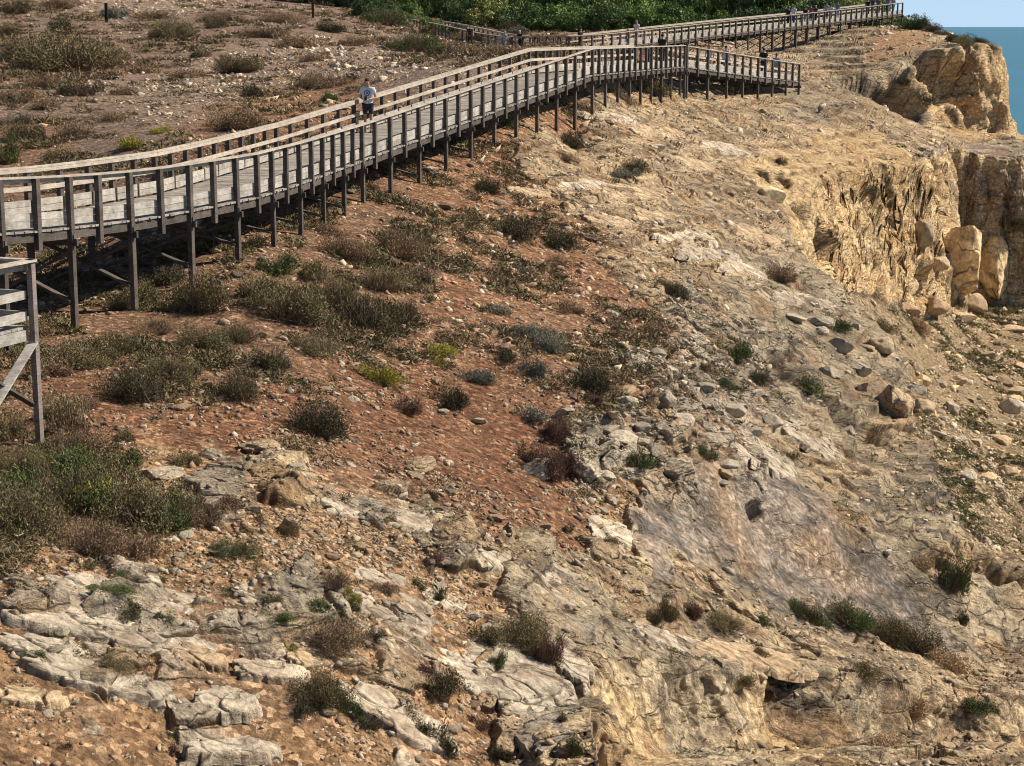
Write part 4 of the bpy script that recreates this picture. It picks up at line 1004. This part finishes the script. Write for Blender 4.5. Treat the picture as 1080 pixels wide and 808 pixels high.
SH_LIST = [
 (70,80,120,46,'olive'),(30,70,70,30,'dark'),(110,76,60,32,'olive'),(88,104,46,24,'dark'),(250,138,74,32,'brown'),(262,106,44,22,'dark'),(248,80,64,24,'olive'),(200,84,40,13,'brown'),(76,146,40,22,'brown'),(140,160,36,18,'yellow'),(182,44,62,26,'olive'),
 (340,96,60,22,'brown'),(347,106,34,12,'green'),(436,58,62,28,'green'),(405,30,60,24,'green'),(462,64,34,18,'dark'),(312,52,50,20,'brown'),(24,150,50,26,'olive'),(20,110,50,20,'brown'),(280,42,50,16,'brown'),(8,175,30,34,'green'),(60,170,40,16,'olive'),(350,36,40,16,'dark'),(8,40,40,18,'olive'),
 (500,46,60,16,'brown'),(535,62,50,18,'brown'),(480,58,50,14,'brown'),(376,50,40,14,'brown'),(160,22,50,12,'brown'),(230,24,60,14,'brown'),(300,26,60,16,'brown'),(215,62,40,12,'dark'),(150,78,40,12,'brown'),(330,66,44,12,'brown'),(120,128,46,12,'brown'),(170,140,30,9,'yellow'),
 (741,90,38,32,'olive'),(722,86,20,16,'olive'),(690,107,42,22,'olive'),(515,206,36,20,'dark'),(604,156,34,19,'dark'),(670,183,34,18,'dark'),(545,256,50,28,'dark'),(592,264,42,24,'dark'),(705,309,58,19,'dark'),(596,170,28,10,'brown'),(820,302,38,24,'brown'),(540,136,22,14,'green'),(610,118,40,14,'brown'),(660,110,40,10,'brown'),(770,92,50,10,'brown'),(658,192,36,14,'grey'),
 (215,334,72,52,'olive'),(150,322,62,30,'olive'),(292,290,50,28,'green'),(300,342,92,48,'olive'),(352,334,80,48,'olive'),(384,352,72,38,'dark'),(420,275,60,40,'brown'),(362,276,60,32,'brown'),(330,300,50,26,'olive'),(400,310,60,32,'olive'),(430,344,56,30,'dark'),(270,320,50,30,'olive'),(350,250,44,18,'brown'),(440,300,44,24,'brown'),(180,300,50,24,'dark'),(110,300,60,22,'dark'),
 (140,425,76,44,'dark'),(250,425,64,36,'dark'),(80,388,84,34,'olive'),(180,402,62,28,'olive'),(212,372,72,28,'olive'),(290,398,54,32,'dark'),(332,460,84,44,'dark'),(120,372,60,26,'olive'),(40,356,50,24,'brown'),(250,362,60,24,'olive'),(50,400,50,26,'brown'),(330,376,60,24,'olive'),(165,350,56,20,'brown'),(60,450,60,34,'olive'),(95,430,30,16,'brown'),
 (620,416,52,30,'dark'),(577,372,60,28,'grey'),(548,356,40,20,'grey'),(480,430,52,32,'dark'),(432,440,34,24,'purple'),(400,406,52,24,'yellow'),(466,376,42,16,'yellow'),(462,388,18,12,'yellow'),(590,466,56,32,'purple'),(574,506,60,42,'purple'),(562,490,36,26,'dark'),(602,506,44,36,'purple'),(562,445,44,20,'grey'),(530,384,36,18,'dark'),(502,404,44,22,'grey'),(560,400,44,20,'grey'),
 (672,500,44,24,'green'),(745,486,34,18,'green'),(772,384,42,24,'green'),(800,408,34,20,'dark'),(850,424,42,30,'green'),(762,420,30,14,'green'),(690,356,36,16,'brown'),(650,350,30,12,'brown'),(600,330,34,14,'brown'),(880,350,40,14,'green'),(930,350,40,14,'olive'),(455,606,22,16,'purple'),(500,560,20,8,'brown'),
 (60,545,130,66,'green'),(150,560,110,60,'olive'),(120,530,90,50,'olive'),(185,562,80,50,'green'),(20,565,90,62,'olive'),(100,590,80,44,'brown'),(60,500,80,40,'green'),(20,505,60,40,'olive'),(80,480,60,34,'brown'),(100,545,50,44,'yellow'),(215,560,60,30,'brown'),(240,550,44,14,'purple'),(148,594,50,34,'brown'),(70,470,40,50,'brown'),(10,470,50,36,'olive'),(130,498,44,30,'green'),
 (250,594,56,20,'green'),(238,588,34,16,'olive'),(196,492,36,20,'olive'),(130,468,34,18,'olive'),(210,548,40,24,'olive'),(245,634,24,10,'green'),(130,624,26,10,'green'),(168,624,16,9,'olive'),(82,598,16,10,'purple'),(330,660,50,16,'green'),(290,668,44,12,'green'),(350,690,76,36,'brown'),(386,690,40,18,'dark'),(365,650,30,16,'green'),(345,640,28,26,'brown'),(370,640,26,16,'yellow'),(306,696,18,16,'yellow'),
 (338,748,74,42,'olive'),(366,754,40,26,'green'),(320,756,40,26,'dark'),(388,772,44,20,'dark'),(545,690,80,42,'olive'),(510,686,44,26,'olive'),(575,712,34,46,'purple'),(566,706,30,30,'dark'),(590,690,18,12,'green'),(520,712,26,22,'green'),(150,722,66,16,'dark'),(158,738,22,16,'green'),(120,716,40,14,'olive'),(35,704,28,14,'green'),(110,645,50,12,'green'),(130,660,44,14,'dark'),(170,668,24,10,'green'),(185,790,22,14,'purple'),(68,790,18,12,'purple'),(48,744,14,10,'purple'),(180,776,14,10,'green'),
 (440,772,52,26,'dark'),(470,796,44,36,'dark'),(462,740,52,26,'dark'),(528,806,30,22,'dark'),(446,722,24,14,'purple'),(420,755,50,14,'dark'),(505,770,28,14,'purple'),(605,806,34,34,'green'),(595,770,20,10,'dark'),(440,626,22,12,'green'),(460,640,18,22,'green'),(400,632,34,14,'brown'),
 (700,660,32,26,'olive'),(686,664,30,18,'dark'),(762,668,56,18,'olive'),(800,664,30,12,'green'),(730,656,28,20,'purple'),(640,655,20,8,'olive'),(850,662,60,22,'green'),(890,668,66,30,'green'),(930,680,66,28,'olive'),(965,698,76,32,'olive'),(1000,712,50,26,'straw'),(1000,632,32,50,'green'),(988,608,36,26,'dark'),(968,604,34,16,'straw'),(1012,665,24,20,'dark'),
 (968,760,40,24,'straw'),(1030,758,44,18,'green'),(930,806,90,28,'straw'),(880,806,60,16,'straw'),(905,722,44,20,'olive'),(782,724,30,14,'olive'),(800,700,20,14,'brown'),(826,730,24,14,'purple'),(600,564,20,14,'dark'),(640,580,24,10,'brown'),(920,470,34,26,'dark'),(1052,602,30,16,'olive'),
 (1010,47,34,13,'dark'),(992,38,22,6,'dark'),(1032,42,26,7,'dark'),(1044,53,32,5,'dark'),(1016,52,30,10,'olive'),(966,34,34,18,'green'),(984,36,26,12,'dark'),(975,118,24,10,'dark'),(956,96,18,8,'dark'),(1002,300,20,12,'brown'),(968,350,44,14,'straw'),(1070,300,30,12,'olive'),(1012,330,16,10,'olive')]
for s_ in SH_LIST: put_shrub(*s_)
# smaller scattered bushes where the slope carries scrub: chosen on the ground itself
sd_ = {'thicket': 1.6, 'slab': .12, 'tan': .12, 'karst': .25, 'gold': .0, 'pink': .04, 'red': .12, 'orange': .15, 'scrub': 1.2, 'dry': 1.6, 'scree': .7, 'rubble': .9, 'talus': 1.1}
D2 = sum(W[..., i] * sd_[n] for i, n in enumerate(kinds)) * (1 - cliff) * np.clip(.5 + 1.4 * nB, .05, 2)
p2 = np.where(inv & up_ok & (PU > 0) & (PU < W_PX) & (PV < H_PX + 8), D2, 0).ravel().astype(np.float64); p2 /= p2.sum()
mixes = {'thicket': ['olive', 'dark', 'brown', 'olive', 'grey'], 'dry': ['brown', 'olive', 'brown', 'dark', 'grey'], 'scree': ['brown', 'olive', 'grey'], 'scrub': ['olive', 'dark', 'brown', 'purple', 'grey'], 'talus': ['olive', 'green', 'olive', 'straw', 'green'], 'rubble': ['olive', 'green', 'grey', 'dark'], 'red': ['brown', 'purple'], 'orange': ['brown', 'green']}
for i in rng.choice(len(p2), 85, replace=False, p=p2):
    a = (GX.ravel()[i], GY.ravel()[i], GZ.ravel()[i]); u, v = project(*a); kn = kinds[int(np.argmax(W.reshape(-1, len(kinds))[i]))]
    w = random.uniform(14, 34) * (1.3 if kn == 'dry' else 1); put_shrub(float(u), float(v), w, w * random.uniform(.35, .6), random.choice(mixes.get(kn, ['olive', 'dark'])))

# uncountable low cover: tufts of dry grass and creeping scrub
def cover(name, label, n, dens_, lo, hi, cols_, blades):
    Dn = sum(W[..., i] * dens_.get(k_, 0) for i, k_ in enumerate(kinds)) * (1 - cliff) * np.clip(.05 + 3.0 * nB + 1.2 * nA + .6 * nC, .0, 2.5)
    pr = np.where(inv & up_ok, Dn, 0).ravel().astype(np.float64); pr /= pr.sum()
    ix = rng.choice(len(pr), n, replace=False, p=pr)
    X, Y_, Z = GX.ravel()[ix], GY.ravel()[ix], GZ.ravel()[ix]
    s_ = rng.uniform(lo, hi, n) * np.clip(Y_ / 45, .55, 2.6)
    r = rng
    d = r.normal(size=(n, blades, 3)); d[..., 2] = np.abs(d[..., 2]) * .6 + .05; d /= np.linalg.norm(d, axis=-1, keepdims=True)
    b = r.normal(0, .45, (n, blades, 3)) * s_[:, None, None]; b[..., 2] = np.abs(b[..., 2]) * .25
    base = np.stack([X, Y_, Z], -1)[:, None] + b
    sd = np.cross(d, r.normal(size=d.shape)); sd /= np.linalg.norm(sd, axis=-1, keepdims=True)
    L = (s_[:, None] * r.uniform(.28, .7, (n, blades)))[..., None]; w = L * .11
    V = np.stack([base - sd * w, base + sd * w, base + d * L], 2).reshape(-1, 3)
    cc_ = 1.3 * np.array(cols_)[r.integers(0, len(cols_), n)][:, None] * r.uniform(.7, 1.35, (n, blades, 1))
    C = np.repeat(cc_.reshape(-1, 3), 3, axis=0)
    o = link(name, np_mesh(name, V, np.arange(len(V)).reshape(-1, 3), C, M_LEAF)); tag(o, label, 'ground cover', kind='stuff')
cover('dry_scrub', 'low dry brown scrub covering the slope behind and below the boardwalk', 9500, {'dry': 1.3, 'thicket': 1.0, 'scree': .45, 'scrub': 1.0, 'red': .12, 'rubble': .3, 'orange': .06}, .10, .24, PAL['brown'] + PAL['olive'] + PAL['purple'][:2] + PAL['brown'], 34)
cover('low_thicket', 'low olive brown scrub growing together under and below the boardwalk', 5200, {'thicket': 2.0, 'scrub': .35, 'dry': .3}, .16, .34, PAL['olive'] + PAL['olive'] + PAL['dark'] + PAL['brown'][:2], 56)
cover('creeping_plants', 'small green plants creeping between rocks', 6500, {'talus': 5.0, 'rubble': .8, 'karst': .3, 'tan': .06, 'slab': .10, 'orange': .10, 'scrub': .2}, .07, .17, PAL['olive'] + PAL['green'] + PAL['yellow'][2:3] + PAL['olive'], 30)

# ------------------------------------------------------------------ trees beyond the boardwalk
M_BARK = tint_mat('bark', .9, .1, 8.0, .05)
M_CROWN = tint_mat('tree_foliage', .7, .2, None, 0, .2)
TREEC = {'dark': [(.028,.048,.018), (.045,.07,.024), (.02,.034,.014)], 'mid': [(.05,.08,.022), (.075,.105,.03), (.035,.055,.018)], 'light': [(.095,.11,.032), (.13,.135,.045), (.065,.08,.024)], 'brown': [(.15, .10, .05), (.11, .085, .04), (.19, .13, .07)]}
TREEM = {}
def tree_meshes(kind, k):
    if (kind, k) in TREEM: return TREEM[kind, k]
    r = np.random.default_rng(500 + k * 7 + list(TREEC).index(kind))
    npuff = 46; pc = r.normal(size=(npuff, 3)); pc[:, 2] = np.abs(pc[:, 2]); pc /= np.linalg.norm(pc, axis=1)[:, None]
    pc *= (r.random((npuff, 1)) ** .45) * np.array([[1.0, 1.0, .9]]); pc[:, 2] = pc[:, 2] * .85 + .1
    pr = r.uniform(.13, .27, npuff); n = 7000; j = r.integers(0, npuff, n)
    d = r.normal(size=(n, 3)); d /= np.linalg.norm(d, axis=1)[:, None]
    P = pc[j] + d * pr[j][:, None] * (r.random((n, 1)) ** .3) * np.array([[1.15, 1.15, .62]])
    P[:, 2] = np.maximum(P[:, 2], .02)
    o_ = d + r.normal(size=d.shape) * .7; o_ /= np.linalg.norm(o_, axis=1)[:, None]; sd = np.cross(o_, r.normal(size=d.shape)); sd /= np.linalg.norm(sd, axis=1)[:, None]
    L = .060 * r.uniform(.6, 1.5, (n, 1))
    V = np.stack([P - sd * L * .35, P + sd * L * .35, P + o_ * L], 1).reshape(-1, 3)
    c = r.uniform(1.8, 2.9) * np.array(TREEC[kind])[np.clip(j % 3, 0, 2)] * r.uniform(.7, 1.35, (n, 1)); C = np.repeat(c, 3, axis=0)
    crown = np_mesh('crown', V, np.arange(len(V)).reshape(-1, 3), C, M_CROWN)
    mb = MB()
    for q in range(9):
        e = pc[q * 4] * .8; a = Vector((0, 0, -.08)); m_ = Vector((e[0] * .25, e[1] * .25, max(.18, e[2] * .5)))
        mb.beam(a, m_, .055, .055, (.14, .10, .075)); mb.beam(m_, Vector(e), .03, .03, (.14, .10, .075))
    tr = mb.build('trunk', M_BARK); tm = tr.data; bpy.data.objects.remove(tr)
    TREEM[kind, k] = (crown, tm); return TREEM[kind, k]
def tree(u, vbase, Y, wpx, hpx, kind, stem):
    x, y, _ = at(u, 30, Y); z = float(ground(np.array([x]), np.array([y]))[0][0]); sc_ = Y / F_PX
    cm, tm = tree_meshes(kind, random.randrange(3)); root = empty('tree', (x, y, z - .1)); root.scale = (wpx * sc_ / 2, wpx * sc_ / 2 * .9, hpx * sc_); root.rotation_euler = (0, 0, random.uniform(0, 6.3))
    for nm_, m in (('crown', cm), ('trunk', tm)):
        o = bpy.data.objects.new(nm_, m); COL.objects.link(o); o.parent = root
    PENDING.append((root, stem, u)); tag(root, None, 'tree', 'evergreen trees beyond the boardwalk')
tdesc = {'dark': 'dark green spreading evergreen tree', 'mid': 'mid green bushy evergreen tree', 'light': 'yellow green bushy tree', 'brown': 'brownish half dry tree'}
for Y, us, hh in ((205, range(380, 960, 27), 34), (225, range(330, 975, 30), 52), (250, range(300, 980, 36), 74)):
    for u in us:
        u2 = u + random.uniform(-8, 8)
        if Y < 210 and u2 < 480: continue
        vz = {205: 1, 225: 1, 250: 1}[Y]
        kd_ = random.choice(['dark', 'mid', 'dark', 'mid', 'light'])
        h = hh * random.uniform(.8, 1.15)
        if u2 > 900: h *= max(.30, 1 - (u2 - 900) / 90)
        row = {205: 'in the front row', 225: 'in the middle row', 250: 'in the back row'}[Y]
        tree(u2, 30, Y, random.uniform(52, 74), h, kd_, f'{tdesc[kd_]} {row} beyond the boardwalk')
for u, Y, w, h, k_ in ((60, 232, 60, 26, 'mid'), (115, 236, 70, 24, 'dark'), (0, 235, 70, 22, 'dark'), (285, 232, 64, 30, 'mid'), (255, 236, 50, 28, 'dark'), (395, 192, 60, 26, 'dark'), (425, 195, 50, 22, 'mid'), (455, 176, 34, 22, 'mid'), (482, 172, 26, 18, 'dark'), (608, 143.5, 22, 10, 'brown'), (960, 196, 40, 22, 'mid')):
    tree(u, 30, Y, w, h, k_, f'{tdesc[k_]} standing apart at the top of the slope' if u < 500 else (f'low brownish dry tree beside the raised boardwalk' if k_ == 'brown' else 'round green tree on the slope right of the raised boardwalk end'))
# ------------------------------------------------------------------ people
def flat_mat(name, c, rough=.8):
    m, nt, b = nm(name); b.inputs['Base Color'].default_value = (*c, 1); b.inputs['Roughness'].default_value = rough
    g = nd(nt, 'ShaderNodeTexCoord'); n1 = nd(nt, 'ShaderNodeTexNoise', Scale=30.0, Detail=4.0); nt.links.new(g.outputs['Object'], n1.inputs['Vector'])
    r1 = ramp(nt, n1.outputs[0], [(.3, tuple(x * .8 for x in c)), (.7, tuple(min(1, x * 1.12) for x in c))]); nt.links.new(r1.outputs[0], b.inputs['Base Color']); return m
MATS = {}
def cm(c):
    if c not in MATS: MATS[c] = flat_mat('cloth_%d' % len(MATS), c)
    return MATS[c]
SKIN = flat_mat('skin', (.42, .25, .17), .55)
def skinned(name, joints, edges, radii, mat, parent, root=0, sub=2):
    me = bpy.data.meshes.new(name); me.from_pydata(joints, edges, []); o = bpy.data.objects.new(name, me); COL.objects.link(o)
    o.modifiers.new('s', 'SKIN'); 
    if not me.skin_vertices: 
        bpy.context.view_layer.objects.active = o
    sv = me.skin_vertices[0].data
    for i, r in enumerate(radii):
        sv[i].radius = r if isinstance(r, tuple) else (r, r); sv[i].use_root = (i == root)
    md = o.modifiers.new('d', 'SUBSURF'); md.levels = sub; md.render_levels = sub
    dg = bpy.context.evaluated_depsgraph_get(); me2 = bpy.data.meshes.new_from_object(o.evaluated_get(dg)); bpy.data.objects.remove(o)
    me2.polygons.foreach_set('use_smooth', [True] * len(me2.polygons)); me2.materials.clear(); me2.materials.append(mat); me2.name = name
    o = bpy.data.objects.new(name, me2); COL.objects.link(o); o.parent = parent; return o
def blob(name, c, r, mat, parent, sub=3):
    V, Fc = ICO[sub]; V = V * np.array(r) + np.array(c); o = link(name, np_mesh(name, V, Fc, None, mat, True), parent); return o
def person(loc, rz, h, shirt, legs, hair, pose, label, long_legs=False, detail=False, group=None):
    """pose: 'stand', 'walk', 'read' (hands together at chest, head bowed), 'lean'; faces -Y before turning"""
    root = empty('person', loc, rz); k = h / 1.75; root.scale = (k, k, k)
    st = .13 if pose == 'walk' else .0
    hipz, kn, an = .93, .50, .08
    lean = .10 if pose in ('lean',) else 0
    sh = (0, -.02 - lean, 1.43)
    if pose in ('read',): el = (.25, .03, 1.13); ha = (.075, -.24, 1.08)
    elif pose == 'lean': el = (.24, -.16, 1.18); ha = (.17, -.40, 1.10)
    elif pose == 'walk': el = (.24, .05, 1.14); ha = (.23, -.10, .90)
    else: el = (.235, .03, 1.14); ha = (.235, -.04, .88)
    hd = (0, sh[1] - (.05 if pose == 'read' else .01), 1.60)
    J = [(0, 0, .97), (0, -lean * .5, 1.18), (0, sh[1], 1.40), (0, sh[1] - .01, 1.50), hd, (0, hd[1] - .005, 1.70)]
    R = [(.125, .09), (.11, .08), (.115, .07), (.055, .055), (.082, .098), (.070, .085)]
    E = [(0, 1), (1, 2), (2, 3), (3, 4), (4, 5)]
    arms = {}
    for s in (-1, 1):
        n = len(J); sy = st * s
        J += [(s * .09, 0, .90), (s * .10, -sy * .6 - .01, kn), (s * .10, sy * .0 - sy * 1.2 + .02, an), (s * .11, -sy * 1.2 - .13, .035)]
        R += [.085, .058, .040, (.038, .028)]; E += [(0, n), (n, n + 1), (n + 1, n + 2), (n + 2, n + 3)]
        n = len(J); dy = -s * .10 if pose == 'walk' else 0
        J += [(s * .185, sh[1], 1.41), (s * el[0], el[1] + dy * .5, el[2]), (s * ha[0], ha[1] + dy, ha[2])]
        R += [.055, .040, .027]; E += [(2, n), (n, n + 1), (n + 1, n + 2)]; arms[s] = (n, n + 1, n + 2)
    body = skinned('body', J, E, R, SKIN, root)
    # hands: palm, four unequal fingers and a thumb
    for s in (-1, 1):
        w = Vector(J[arms[s][2]]); e = Vector(J[arms[s][1]]); d = (w - e).normalized(); ac = Vector((-s, 0, 0)) if abs(d.z) < .8 else Vector((0, -1, 0)); ac = (ac - d * ac.dot(d)).normalized(); nrm = d.cross(ac)
        hj = [tuple(w), tuple(w + d * .045), tuple(w + d * .085)]; he = [(0, 1), (1, 2)]; hr = [.022, (.034, .017), (.036, .016)]
        for q, (off, ln) in enumerate(((-.027, .062), (-.009, .074), (.009, .068), (.027, .052))):
            m_ = len(hj); b = w + d * .085 + ac * off; c1 = b + d * ln * .5; c2 = c1 + (d * .6 + nrm * .5 * s) * ln * .55
            hj += [tuple(b), tuple(c1), tuple(c2)]; he += [(2, m_), (m_, m_ + 1), (m_ + 1, m_ + 2)]; hr += [.010, .009, .0075]
        m_ = len(hj); b = w + d * .03 + ac * .030; c1 = b + (d + ac * .7).normalized() * .04; hj += [tuple(b), tuple(c1), tuple(c1 + d * .028)]; he += [(1, m_), (m_, m_ + 1), (m_ + 1, m_ + 2)]; hr += [.013, .011, .009]
        if detail: skinned('hand', hj, he, hr, SKIN, root, sub=1)
    # clothes
    ts = [(0, 0, .86), (0, -lean * .3, 1.0), (0, -lean * .6, 1.18), (0, sh[1], 1.38), (0, sh[1], 1.455)]
    tr_ = [(.175, .135), (.165, .13), (.168, .135), (.185, .135), (.085, .08)]; te = [(0, 1), (1, 2), (2, 3), (3, 4)]
    for s in (-1, 1):
        n = len(ts); a = Vector((s * .185, sh[1], 1.41)); b = Vector((s * el[0], el[1], el[2])); ts += [tuple(a), tuple(a.lerp(b, .62))]; tr_ += [.080, .072]; te += [(3, n), (n, n + 1)]
    shirt_o = skinned('shirt', ts, te, tr_, cm(shirt), root, root=2)
    ls = [(0, 0, .95)]; lr = [(.150, .118)]; le = []
    for s in (-1, 1):
        n = len(ls); sy = st * s; kj = Vector((s * .10, -sy * .6 - .01, kn)); hj_ = Vector((s * .09, 0, .88)); aj = Vector((s * .10, -sy * 1.2 + .02, an + .03))
        if long_legs: ls += [tuple(hj_), tuple(kj), tuple(aj)]; lr += [.105, .074, .062]; le += [(0, n), (n, n + 1), (n + 1, n + 2)]
        else: ls += [tuple(hj_), tuple(hj_.lerp(kj, .80))]; lr += [.108, .092]; le += [(0, n), (n, n + 1)]
    skinned('trousers' if long_legs else 'shorts', ls, le, lr, cm(legs), root)
    # head details
    hm = cm(hair); blob('hair', (0, hd[1] + .025, 1.672), (.086, .098, .088), hm, root)
    for s in (-1, 1):
        blob('shoe', (s * .108, -st * s * 1.2 - .055, .045), (.05, .135, .045), cm((.05, .05, .055)), root, 2)
        if detail:
            blob('ear', (s * .083, hd[1] + .005, 1.62), (.014, .022, .032), SKIN, root, 2); blob('eye', (s * .032, hd[1] - .092, 1.625), (.012, .01, .009), cm((.03, .02, .02)), root, 2)
    if detail:
        blob('nose', (0, hd[1] - .102, 1.598), (.014, .022, .026), SKIN, root, 2); blob('mouth', (0, hd[1] - .090, 1.557), (.024, .010, .007), cm((.30, .12, .10)), root, 2)
    tag(root, label, 'person', group); return root, shirt_o
def deck_pt(path, s, across, width):
    """a point on a walkway: s metres along the right edge, across metres to the left of it"""
    for a, b in zip(path[:-1], path[1:]):
        a = Vector(a); b = Vector(b); L = (b - a).length; d = (b - a).normalized()
        if s <= L:
            return a + d * s + Vector((-d.y, d.x, 0)).normalized() * across, math.atan2(d.y, d.x)
        s -= L
    return b + Vector((-d.y, d.x, 0)).normalized() * across, math.atan2(d.y, d.x)
def on_path(path, u_target, across):
    best = None
    for k in range(1200):
        p, ang_ = deck_pt(path, k * .1, across, 2.4); u, v = project(*p)
        if best is None or abs(u - u_target) < best[0]: best = (abs(u - u_target), p, ang_)
    return best[1], best[2]
# the man on the near boardwalk
p, an_ = on_path(main_path, 388, 2.4)
man, shirt_o = person(p, R_(-8), 1.86, (.62, .62, .68), (.035, .035, .05), (.05, .035, .03), 'read', 'man in white T-shirt and dark shorts with bowed head standing on the near boardwalk', detail=True)
# round navy emblem on the chest, laid on the cloth
dg = bpy.context.evaluated_depsgraph_get()
mb = MB(); NA = 40
bv = []
from mathutils.bvhtree import BVHTree
tree_b = BVHTree.FromPolygons([v.co for v in shirt_o.data.vertices], [tuple(p_.vertices) for p_ in shirt_o.data.polygons])
def chest(xx, zz):
    h_ = tree_b.ray_cast(Vector((xx, -.6, zz)), Vector((0, 1, 0)))[0]
    return Vector((xx, (h_.y if h_ else -.13) - .004, zz))
for a0, a1, rad_ in ((.070, .098, 1), (.0, .034, 1)):
    for i in range(NA):
        t0, t1 = i / NA * 2 * math.pi, (i + 1) / NA * 2 * math.pi
        wv = lambda t, r: r * (1 + (.08 * math.sin(t * 5) if r > .05 else 0))
        q = [chest(math.cos(t) * wv(t, r), 1.285 + math.sin(t) * wv(t, r)) for t, r in ((t0, a0), (t1, a0), (t1, a1), (t0, a1))]
        n_ = len(mb.v); mb.v += q; mb.c += [(.03, .04, .10)] * 4; mb.f.append((n_, n_ + 1, n_ + 2, n_ + 3))
mb.build('shirt_emblem', tint_mat('print', .8), man)
ph = MB(); ph.box((0, -.335, 1.115), (.04, 0, 0), (0, .018, .07), (0, .004, -.001), (.03, .03, .035)); ph.box((0, -.342, 1.118), (.034, 0, 0), (0, .016, .062), (0, .003, -.0008), (.02, .02, .03))
po = ph.build('phone', tint_mat('phone_case', .3)); po.matrix_world = Matrix.Translation(man.location) @ Matrix.Rotation(R_(-8), 4, 'Z') @ Matrix.Scale(1.86 / 1.75, 4); tag(po, 'dark phone held in the hands of the man in white', 'phone')
BLK = (.025, .025, .03); NAVY = (.04, .06, .12); WHT = (.6, .6, .6); GRY = (.30, .31, .33); RED = (.30, .08, .06); BLU = (.12, .2, .36); TAN = (.45, .35, .25); HR = (.04, .03, .025); BLOND = (.35, .25, .14)
def walker(path, u, across, heading, h, shirt, legs, hair, pose, label, ll=True, group=None):
    p, a = on_path(path, u, across); person(p, a + math.pi / 2 + heading, h, shirt, legs, hair, pose, label, ll, group=group)
walker(look_path, 805, .55, 0, 1.82, BLK, (.04, .05, .08), HR, 'stand', 'person in black walking on the lookout walk, taller of a pair')
walker(look_path, 818, .9, .3, 1.66, GRY, TAN, HR, 'stand', 'person in grey top beside the one in black on the lookout walk')
walker(look_path, 765, 1.5, 0, 1.72, (.45, .5, .56), BLU, BLK, 'walk', 'person in pale blue top on the lookout walk behind the tall bush')
walker(look_path, 748, 1.5, .4, 1.62, WHT, TAN, BLOND, 'walk', 'small person in white where the lookout walk begins')
walker(back_path, 496, .9, 3.1, 1.75, BLK, BLK, HR, 'walk', 'dark clothed person walking on the distant walkway left of the junction')
walker(back_path, 537, .5, -1.2, 1.6, (.35, .45, .45), BLU, GRY, 'lean', 'person in pale green top leaning at the distant walkway rail')
walker(far_path, 549, .6, -1.2, 1.6, BLK, BLK, (.5, .5, .5), 'lean', 'person in black with a pale cap at the walkway junction')
walker(far_path, 612, 1.7, 0, 1.7, BLK, (.08, .05, .04), HR, 'walk', 'person in dark clothes beside the dry brown tree on the raised boardwalk')
walker(far_path, 671, 1.8, 0, 1.75, WHT, GRY, BLOND, 'walk', 'person in white top alone near the start of the raised boardwalk')
walker(main_path, 700, 1.2, 0, 1.7, BLK, BLK, HR, 'walk', 'person in black where the near boardwalk meets the lookout walk')
crowd = [(831, .9, BLK, BLK, HR, 'person in black leading the group on the raised boardwalk'), (837, 1.5, WHT, NAVY, HR, 'person in white beside the leading one in black'), (849, .8, BLK, GRY, HR, 'person in black top and grey trousers in the walking group'), (855, 1.6, RED, NAVY, HR, 'person in red top in the walking group'),
         (860, .9, NAVY, BLK, BLOND, 'fair haired person in navy in the walking group'), (871, 1.5, GRY, BLK, HR, 'person in grey top in the walking group'), (876, .7, WHT, BLU, HR, 'person in white top and blue trousers in the walking group'), (883, 1.3, BLU, GRY, HR, 'person in blue top at the back of the walking group'),
         (915, .7, BLK, BLK, HR, 'person in black in the dark clad party near the boardwalk end'), (920, 1.6, NAVY, BLK, HR, 'person in navy in the dark clad party near the boardwalk end'), (926, .9, (.12, .1, .1), NAVY, BLOND, 'fair haired person in dark brown top near the boardwalk end'), (936, 1.4, (.2, .16, .3), BLK, HR, 'person in violet top near the boardwalk end'), (942, .8, GRY, NAVY, HR, 'last person in grey at the boardwalk end')]
for u, ac, sh_, lg, hr_, lb in crowd:
    walker(far_path, u, ac, random.choice([0, math.pi, .2]), random.uniform(1.62, 1.82), sh_, lg, hr_, random.choice(['walk', 'stand']), lb, group='walkers on the raised boardwalk')
finish_labels()
